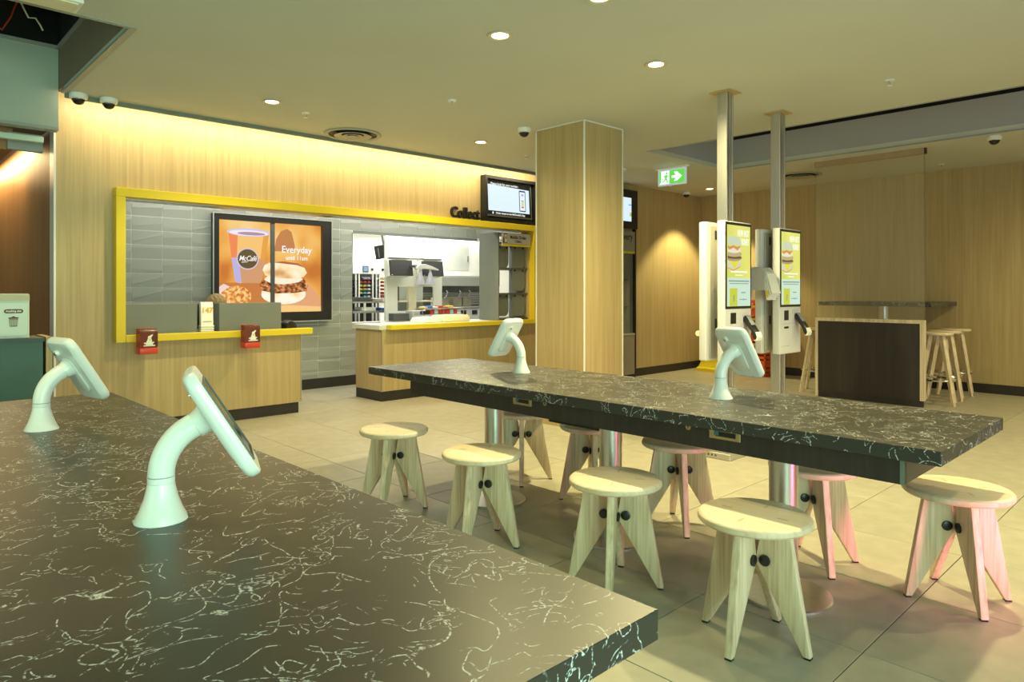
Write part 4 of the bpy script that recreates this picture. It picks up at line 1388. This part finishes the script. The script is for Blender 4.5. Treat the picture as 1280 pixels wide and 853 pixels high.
# delivery niche beside the column
t = thing('delivery_unit', 'grey delivery pick up unit with display beside the column', 'pick up unit', (7.5, BY - .012, 0))
b = B()
b.box(.74, .77, -.05, 0, .05, 2.72)
b.box(0, .03, -.05, 0, .05, 2.72)
b.done('side_panel', M_black, t)
B().box(0, .77, -.04, 0, 0, .049).done('kick_board', M_skirt, t)
B().box(.031, .739, -.045, -.001, .051, .62).done('lower_panel', mottled('taupe_panel', (.24, .21, .15), .5, .04, 5), t)
B().box(.031, .739, -.05, -.001, .621, .645).done('ledge', M_trim, t)
B().box(.031, .739, -.012, -.001, .646, 1.80).done('niche', mottled('niche_grey', (.13, .14, .12), .5, .08, 4), t)
for z in (1.02, 1.41):
    B().box(.031, .60, -.04, -.0125, z, z + .02).done('shelf', M_dgrey, t)
B().box(.031, .739, -.048, -.001, 1.801, 1.83).done('yellow_strip', M_yel, t)
sp = B().box(.031, .739, -.048, -.001, 1.831, 2.12).done('sign_panel', mottled('sign_taupe', (.25, .24, .20), .5, .03, 4), t)
text('lettering', 'Delivery', M_letter, sp, (.47, -.0487, 2.04), .135, .92, .002, .0004)
dd = B().box(.05, .765, -.08, -.0505, 2.155, 2.715, .003).done('display', M_black, t)
B().box(.09, .61, -.0812, -.0802, 2.26, 2.60).done('screen', emis('delivery_white', (.75, .92, 1), 1), dd, flat=True)
B().box(.54, .61, -.082, -.0813, 2.49, 2.505).done('screen_line', emis('delivery_blue', (.15, .35, .8), 1), dd, flat=True)
B().box(.57, .61, -.082, -.0813, 2.36, 2.39).done('screen_line', emis('delivery_orange', (.9, .45, .08), 1), dd, flat=True)
B().box(.57, .61, -.082, -.0813, 2.335, 2.36).done('screen_line', emis('delivery_green', (.2, .7, .1), 1), dd, flat=True)

# ================================================================== WASTE STATION ON THE LEFT
t = thing('waste_station', 'dark green waste cabinet with white bin housing beside the wall end', 'waste bin', (1.0, 5.95, 0))
B().box(-2.2, -.012, 0, .40, .05, .90).done('cabinet', M_green, t)
B().box(-2.2, -.03, .02, .40, 0, .049).done('kick_board', M_skirt, t)
B().box(-2.2, -.005, -.02, .40, .901, .925).done('countertop', mottled('green_black', (.03, .06, .05), .4, .05, 6), t)
B().box(.012, .05, .03, .40, 0, .93).done('side_panel', oak, t)
bh = B().box(-1.2, -.09, .02, .36, .926, 1.245, .006).done('bin_housing', mottled('mint_white', (.62, .70, .60), .35, .03, 4), t)
B().box(-1.2, -.0895, .014, .0195, 1.195, 1.24).done('top_band', mottled('beige_band', (.55, .52, .36), .5, .03, 5), bh)
B().prism(rrect(-.70, -.105, .950, 1.18, .02), 'y', .006, .0135).done('bin_flap', mottled('flap_white', (.66, .76, .66), .3, .02, 4), bh)
B().prism(rrect(-.240, -.129, 1.107, 1.136, .013), 'y', .0035, .0058).done('text_plate', mat('plate_brown', (.12, .07, .03), .5), bh)
text('lettering', 'Anything else', M_white, bh, (-.185, .0030, 1.1225), .0185, .90, .0006, .0004)
g = B()
g.prism([(-.203, 1.012), (-.167, 1.012), (-.162, 1.018), (-.159, 1.068), (-.211, 1.068), (-.208, 1.018)], 'y', .0045, .0058)
ic = g.done('bin_icon', mat('icon_brown', (.20, .20, .12), .5), bh)
B().prism([(-.213, 1.069), (-.157, 1.069), (-.155, 1.078), (-.172, 1.079), (-.185, 1.088), (-.198, 1.079), (-.215, 1.078)], 'y', .0045, .0058).done('bin_icon', MATS['plate_brown'], bh)
for k in range(5):
    B().box(-.204 + .009 * k, -.201 + .009 * k, .0038, .0044, 1.02, 1.062).done('icon_line', MATS['flap_white'], ic)

# passage fittings: shutter rail, cove beam
t = tag(B().box(-3.9, 1.10, 6.60, 6.66, 2.455, 2.50, .003).done('shutter_rail', mottled('mint_rail', (.55, .68, .58), .4, .03, 4)), 'pale green bottom rail of the roller shutter in the left passage', 'shutter')
t = thing('cove_beam', 'orange brown cove beam running back along the far left wall', 'beam', (.5, 6.92, 2.42))
B().box(0, .44, 0, 4.4, 0, .18).done('beam', mottled('beam_brown', (.40, .20, .07), .5, .05, 4), t)
B().box(.40, .64, -.05, -.001, .0, .14).done('end_block', M_trim, t)
# slim fixture and cables at the ceiling hole
t = thing('slim_fixture', 'white slim hanging fixture beside the open ceiling hole', 'light fixture', (.83, 3.96, 2.70))
B().box(-2.4, 0, 0, .18, .0, .028, .003).done('tray', M_whitew, t)
B().box(-2.38, -.02, .02, .16, -.006, -.0005).done('diffuser', mottled('fixture_cream', (.80, .72, .50), .5, .03, 4), t)
for x in (-2.0, -.5):
    B().cyl((x, .09, .0285), (x, .09, .11), .005, n=8).done('hanger', M_steel, t)
for pts, m_, lab in (([(.95, 6.2, 3.62), (.853, 6.2, 3.35), (.834, 6.2, 3.28), (.799, 6.2, 3.21), (.780, 6.2, 3.17), (.74, 6.2, 3.19)], M_red, 'red cable hanging inside the dark ceiling hole'),
                     ([(.86, 6.0, 3.34), (.909, 6.0, 3.235), (.951, 6.0, 3.243), (.980, 6.0, 3.20), (.996, 6.0, 3.165)], M_paper, 'pale loose cable hanging inside the dark ceiling hole')):
    tag(B().tube(pts, .006, 8).done('cable', m_), lab, 'cable')
for k, x in enumerate((-.2, .35, .85)):
    tag(B().box(x, x + .14, 4.45, 6.55, 3.62, 3.80, .004).done('duct', M_void if k % 2 else mottled('duct_grey%d' % k, (.06, .055, .04), .6, .2, 5)), ['dark duct on the left inside the ceiling hole', 'middle dark duct inside the ceiling hole', 'dark duct on the right inside the ceiling hole'][k], 'duct')

# ================================================================== CEILING FITTINGS
spots = [(2.82, 3.061, 55, 'downlight above the middle table shining straight into view', 34, (-.75, -.8, -1)), (2.831, 2.30, 55, 'downlight at the top edge of the view', 34, (-.8, -.7, -1)),
         (3.947, 2.718, 320, 'large downlight between the middle table and the kiosks', 84, None), (2.466, 5.421, 80, 'downlight in front of the left service wall', 66, None),
         (4.705, 5.402, 130, 'downlight left of the column', 70, None), (9.382, 5.496, 170, 'downlight in the far corner by the back wall', 48, None),
         (3.95, .80, 170, 'downlight out of view above the right end of the middle table', 62, None), (4.85, -.30, 90, 'downlight out of view on the right behind the view', 62, None),
         (6.1, -.2, 170, 'added downlight out of view in front of the ceiling recess, brightening the right wall', 80, None), (8.8, .1, 190, 'added downlight out of view near the right wall, brightening it', 86, None),  # both lamps are added to brighten the right wall
         (0, 2.75, 62, 'downlight out of view above the left foreground table', 42, None)]
dl = None
for k, (x, y, e, lab, ang, tgt) in enumerate(spots):
    if dl is None:
        dl = thing('downlight', lab, 'downlight', (x, y, CZ), 0, 'recessed ceiling downlights')
        B().lathe([(.055, -.001), (.075, -.001), (.078, -.006), (.070, -.010), (.052, -.006), (.052, -.0015)], (0, 0, 0), 32, cap=False).done('ring', mottled('ring_cream', (.60, .52, .34), .4, .03, 5), dl)
        B().lathe([(.0005, -.002), (.050, -.002)], (0, 0, 0), 28, cap=False).done('lens', M_lamp, dl)
    else:
        copy_thing(dl, (x, y, CZ), 0, lab)
    l = bpy.data.lights.new('downlight_beam', 'SPOT')
    l.energy, l.color, l.shadow_soft_size = e, WARM, .035
    l.spot_size, l.spot_blend = R(2 * ang), (.35 if ang < 80 else 1)
    o = bpy.data.objects.new('downlight_beam', l)
    COL.objects.link(o)
    o.location = (x, y, CZ - .03)
    if tgt:
        aim(o, tgt)

dm = None
for x, y, lab in ((1.27, 6.247, 'white dome camera at the left wall end'), (1.478, 6.234, 'white dome camera second from the left wall end'), (4.596, 4.653, 'white dome camera left of the column'),
                  (9.424, 5.925, 'white dome camera near the exit sign'), (8.229, 1.656, 'white dome camera right of the glass screen')):
    if dm is None:
        dm = thing('dome_camera', lab, 'security camera', (x, y, CZ), 0, 'dome cameras on the ceiling')
        B().lathe([(.062, -.001), (.066, -.012), (.062, -.035), (.048, -.046)], (0, 0, 0), 28).done('housing', M_white, dm)
        B().lathe([(.046, -.0465), (.044, -.060), (.034, -.076), (.016, -.086), (.002, -.088)], (0, 0, 0), 24).done('dome', M_dome, dm)
        B().lathe([(.047, -.0462), (.050, -.050), (.0475, -.054)], (0, 0, 0), 24, cap=False).done('trim_ring', M_clear, dm)
    else:
        copy_thing(dm, (x, y, CZ), 0, lab)
vt = None
for x, y, lab in ((3.556, 6.0, 'round ceiling air vent by the service wall'), (9.149, 4.013, 'round ceiling air vent left of the glass screen')):
    if vt is None:
        vt = thing('ceiling_vent', lab, 'air vent', (x, y, CZ), 0, 'round ceiling air vents')
        m_ = mottled('vent_paint', (.40, .40, .34), .5, .03, 5)
        B().lathe([(.235, -.001), (.270, -.001), (.278, -.006), (.262, -.018), (.235, -.010)], (0, 0, 0), 40, cap=False).done('outer_ring', m_, vt)
        B().lathe([(.0005, -.0015), (.234, -.0015)], (0, 0, 0), 32, cap=False).done('void', M_blackm, vt)
        B().lathe([(.12, -.004), (.175, -.020), (.182, -.024), (.172, -.026), (.11, -.012)], (0, 0, 0), 36, cap=False).done('middle_ring', m_, vt)
        B().lathe([(.06, -.006), (.098, -.022), (.104, -.026), (.095, -.028), (.055, -.014)], (0, 0, 0), 32, cap=False).done('inner_ring', m_, vt)
        B().lathe([(.0005, -.028), (.03, -.030), (.045, -.026), (.03, -.012)], (0, 0, 0), 24, cap=False).done('hub', m_, vt)
    else:
        copy_thing(vt, (x, y, CZ), 0, lab)
sp_ = None
for x, y, lab in ((5.484, 1.744, 'white sprinkler head on the ceiling right of the kiosk poles'), (2.832, 5.562, 'white sprinkler head near the round vent'),
                  (5.541, 5.57, 'white sprinkler head just left of the column'), (9.587, 2.466, 'white sprinkler head right of the glass screen')):
    if sp_ is None:
        sp_ = thing('sprinkler', lab, 'sprinkler', (x, y, CZ), 0, 'sprinkler heads on the ceiling')
        B().lathe([(.034, -.001), (.030, -.008), (.012, -.012)], (0, 0, 0), 20).done('rosette', M_white, sp_)
        b = B()
        b.tube([(.012, 0, -.012), (.014, 0, -.025), (.004, 0, -.040)], .003, 6).tube([(-.012, 0, -.012), (-.014, 0, -.025), (-.004, 0, -.040)], .003, 6)
        b.done('yoke', M_trim, sp_)
        B().lathe([(.003, -.040), (.018, -.041), (.018, -.044), (.003, -.045)], (0, 0, 0), 16).done('deflector', M_white, sp_)
    else:
        copy_thing(sp_, (x, y, CZ), 0, lab)
t = thing('smoke_detector', 'small flat white detector on the ceiling above the service opening', 'detector', (3.499, 4.371, CZ))
B().lathe([(.035, -.001), (.035, -.010), (.026, -.016)], (0, 0, 0), 24).done('housing', M_white, t)
B().lathe([(.012, -.0165), (.010, -.020)], (0, 0, 0), 14).done('sensor', M_trim, t)
t = thing('smoke_detector', 'white detector on the ceiling just right of the column top', 'detector', (7.02, 5.35, CZ))
B().lathe([(.06, -.001), (.06, -.022), (.04, -.034)], (0, 0, 0), 24).done('housing', M_white, t)
B().lathe([(.012, -.0345), (.010, -.040)], (0, 0, 0), 14).done('sensor', M_trim, t)

# exit sign hanging from the ceiling, facing -X
t = thing('exit_sign', 'green lit running man exit sign with arrow under the ceiling', 'sign', (7.36, 4.83, 2.58))
B().box(-.02, .02, -.24, .24, .205, .2295, .003).done('mount', M_whitew, t)
fr2 = B()
fr2.box(-.012, .012, -.20, .20, 0, .018).box(-.012, .012, -.20, .20, .182, .20).box(-.012, .012, -.20, -.182, .018, .182).box(-.012, .012, .182, .20, .018, .182)
fr2.done('frame', emis('sign_frame', (.75, .92, .88), .55), t)
lit = B().box(-.008, .008, -.182, .182, .018, .182).done('lit_panel', emis('exit_green', (.10, .62, .06), 1.2), t, flat=True)
wm = emis('exit_white', (.9, 1, .9), 1.3)


def ex(name, poly, m, lay):
    # poly given with +u to the viewer's right (world -Y)
    B().prism([(-u, v) for u, v in poly], 'x', -.0082 - .0008 * lay - .0006, -.0082 - .0008 * lay).done(name, m, lit, flat=True)


ex('door', [(-.155, .018), (-.035, .018), (-.035, .182), (-.155, .182)], wm, 0)
ex('arrow', [(.0, .085), (.055, .085), (.03, .045), (.075, .045), (.145, .10), (.075, .160), (.03, .160), (.055, .118), (.0, .118)], wm, 0)
gm = MATS['exit_green']
ex('running_man', ellipse(-.075, .152, .012, .013, 12), gm, 1)
ex('running_man', [(-.10, .125), (-.07, .135), (-.062, .12), (-.075, .085), (-.062, .060), (-.055, .030), (-.066, .028), (-.078, .062), (-.098, .080)], gm, 1)
ex('running_man', [(-.098, .085), (-.088, .075), (-.115, .045), (-.14, .045), (-.14, .053), (-.12, .055)], gm, 1)
ex('running_man', [(-.10, .125), (-.095, .115), (-.118, .10), (-.128, .105)], gm, 1)
ex('running_man', [(-.068, .125), (-.062, .115), (-.04, .11), (-.04, .119)], gm, 1)
ex('slope', [(-.182, .018), (-.155, .018), (-.155, .05)], wm, 1)
B().box(-.01, .01, .015, .035, -.014, -.0005).done('test_button', M_white, t)
bpy.context.view_layer.update()
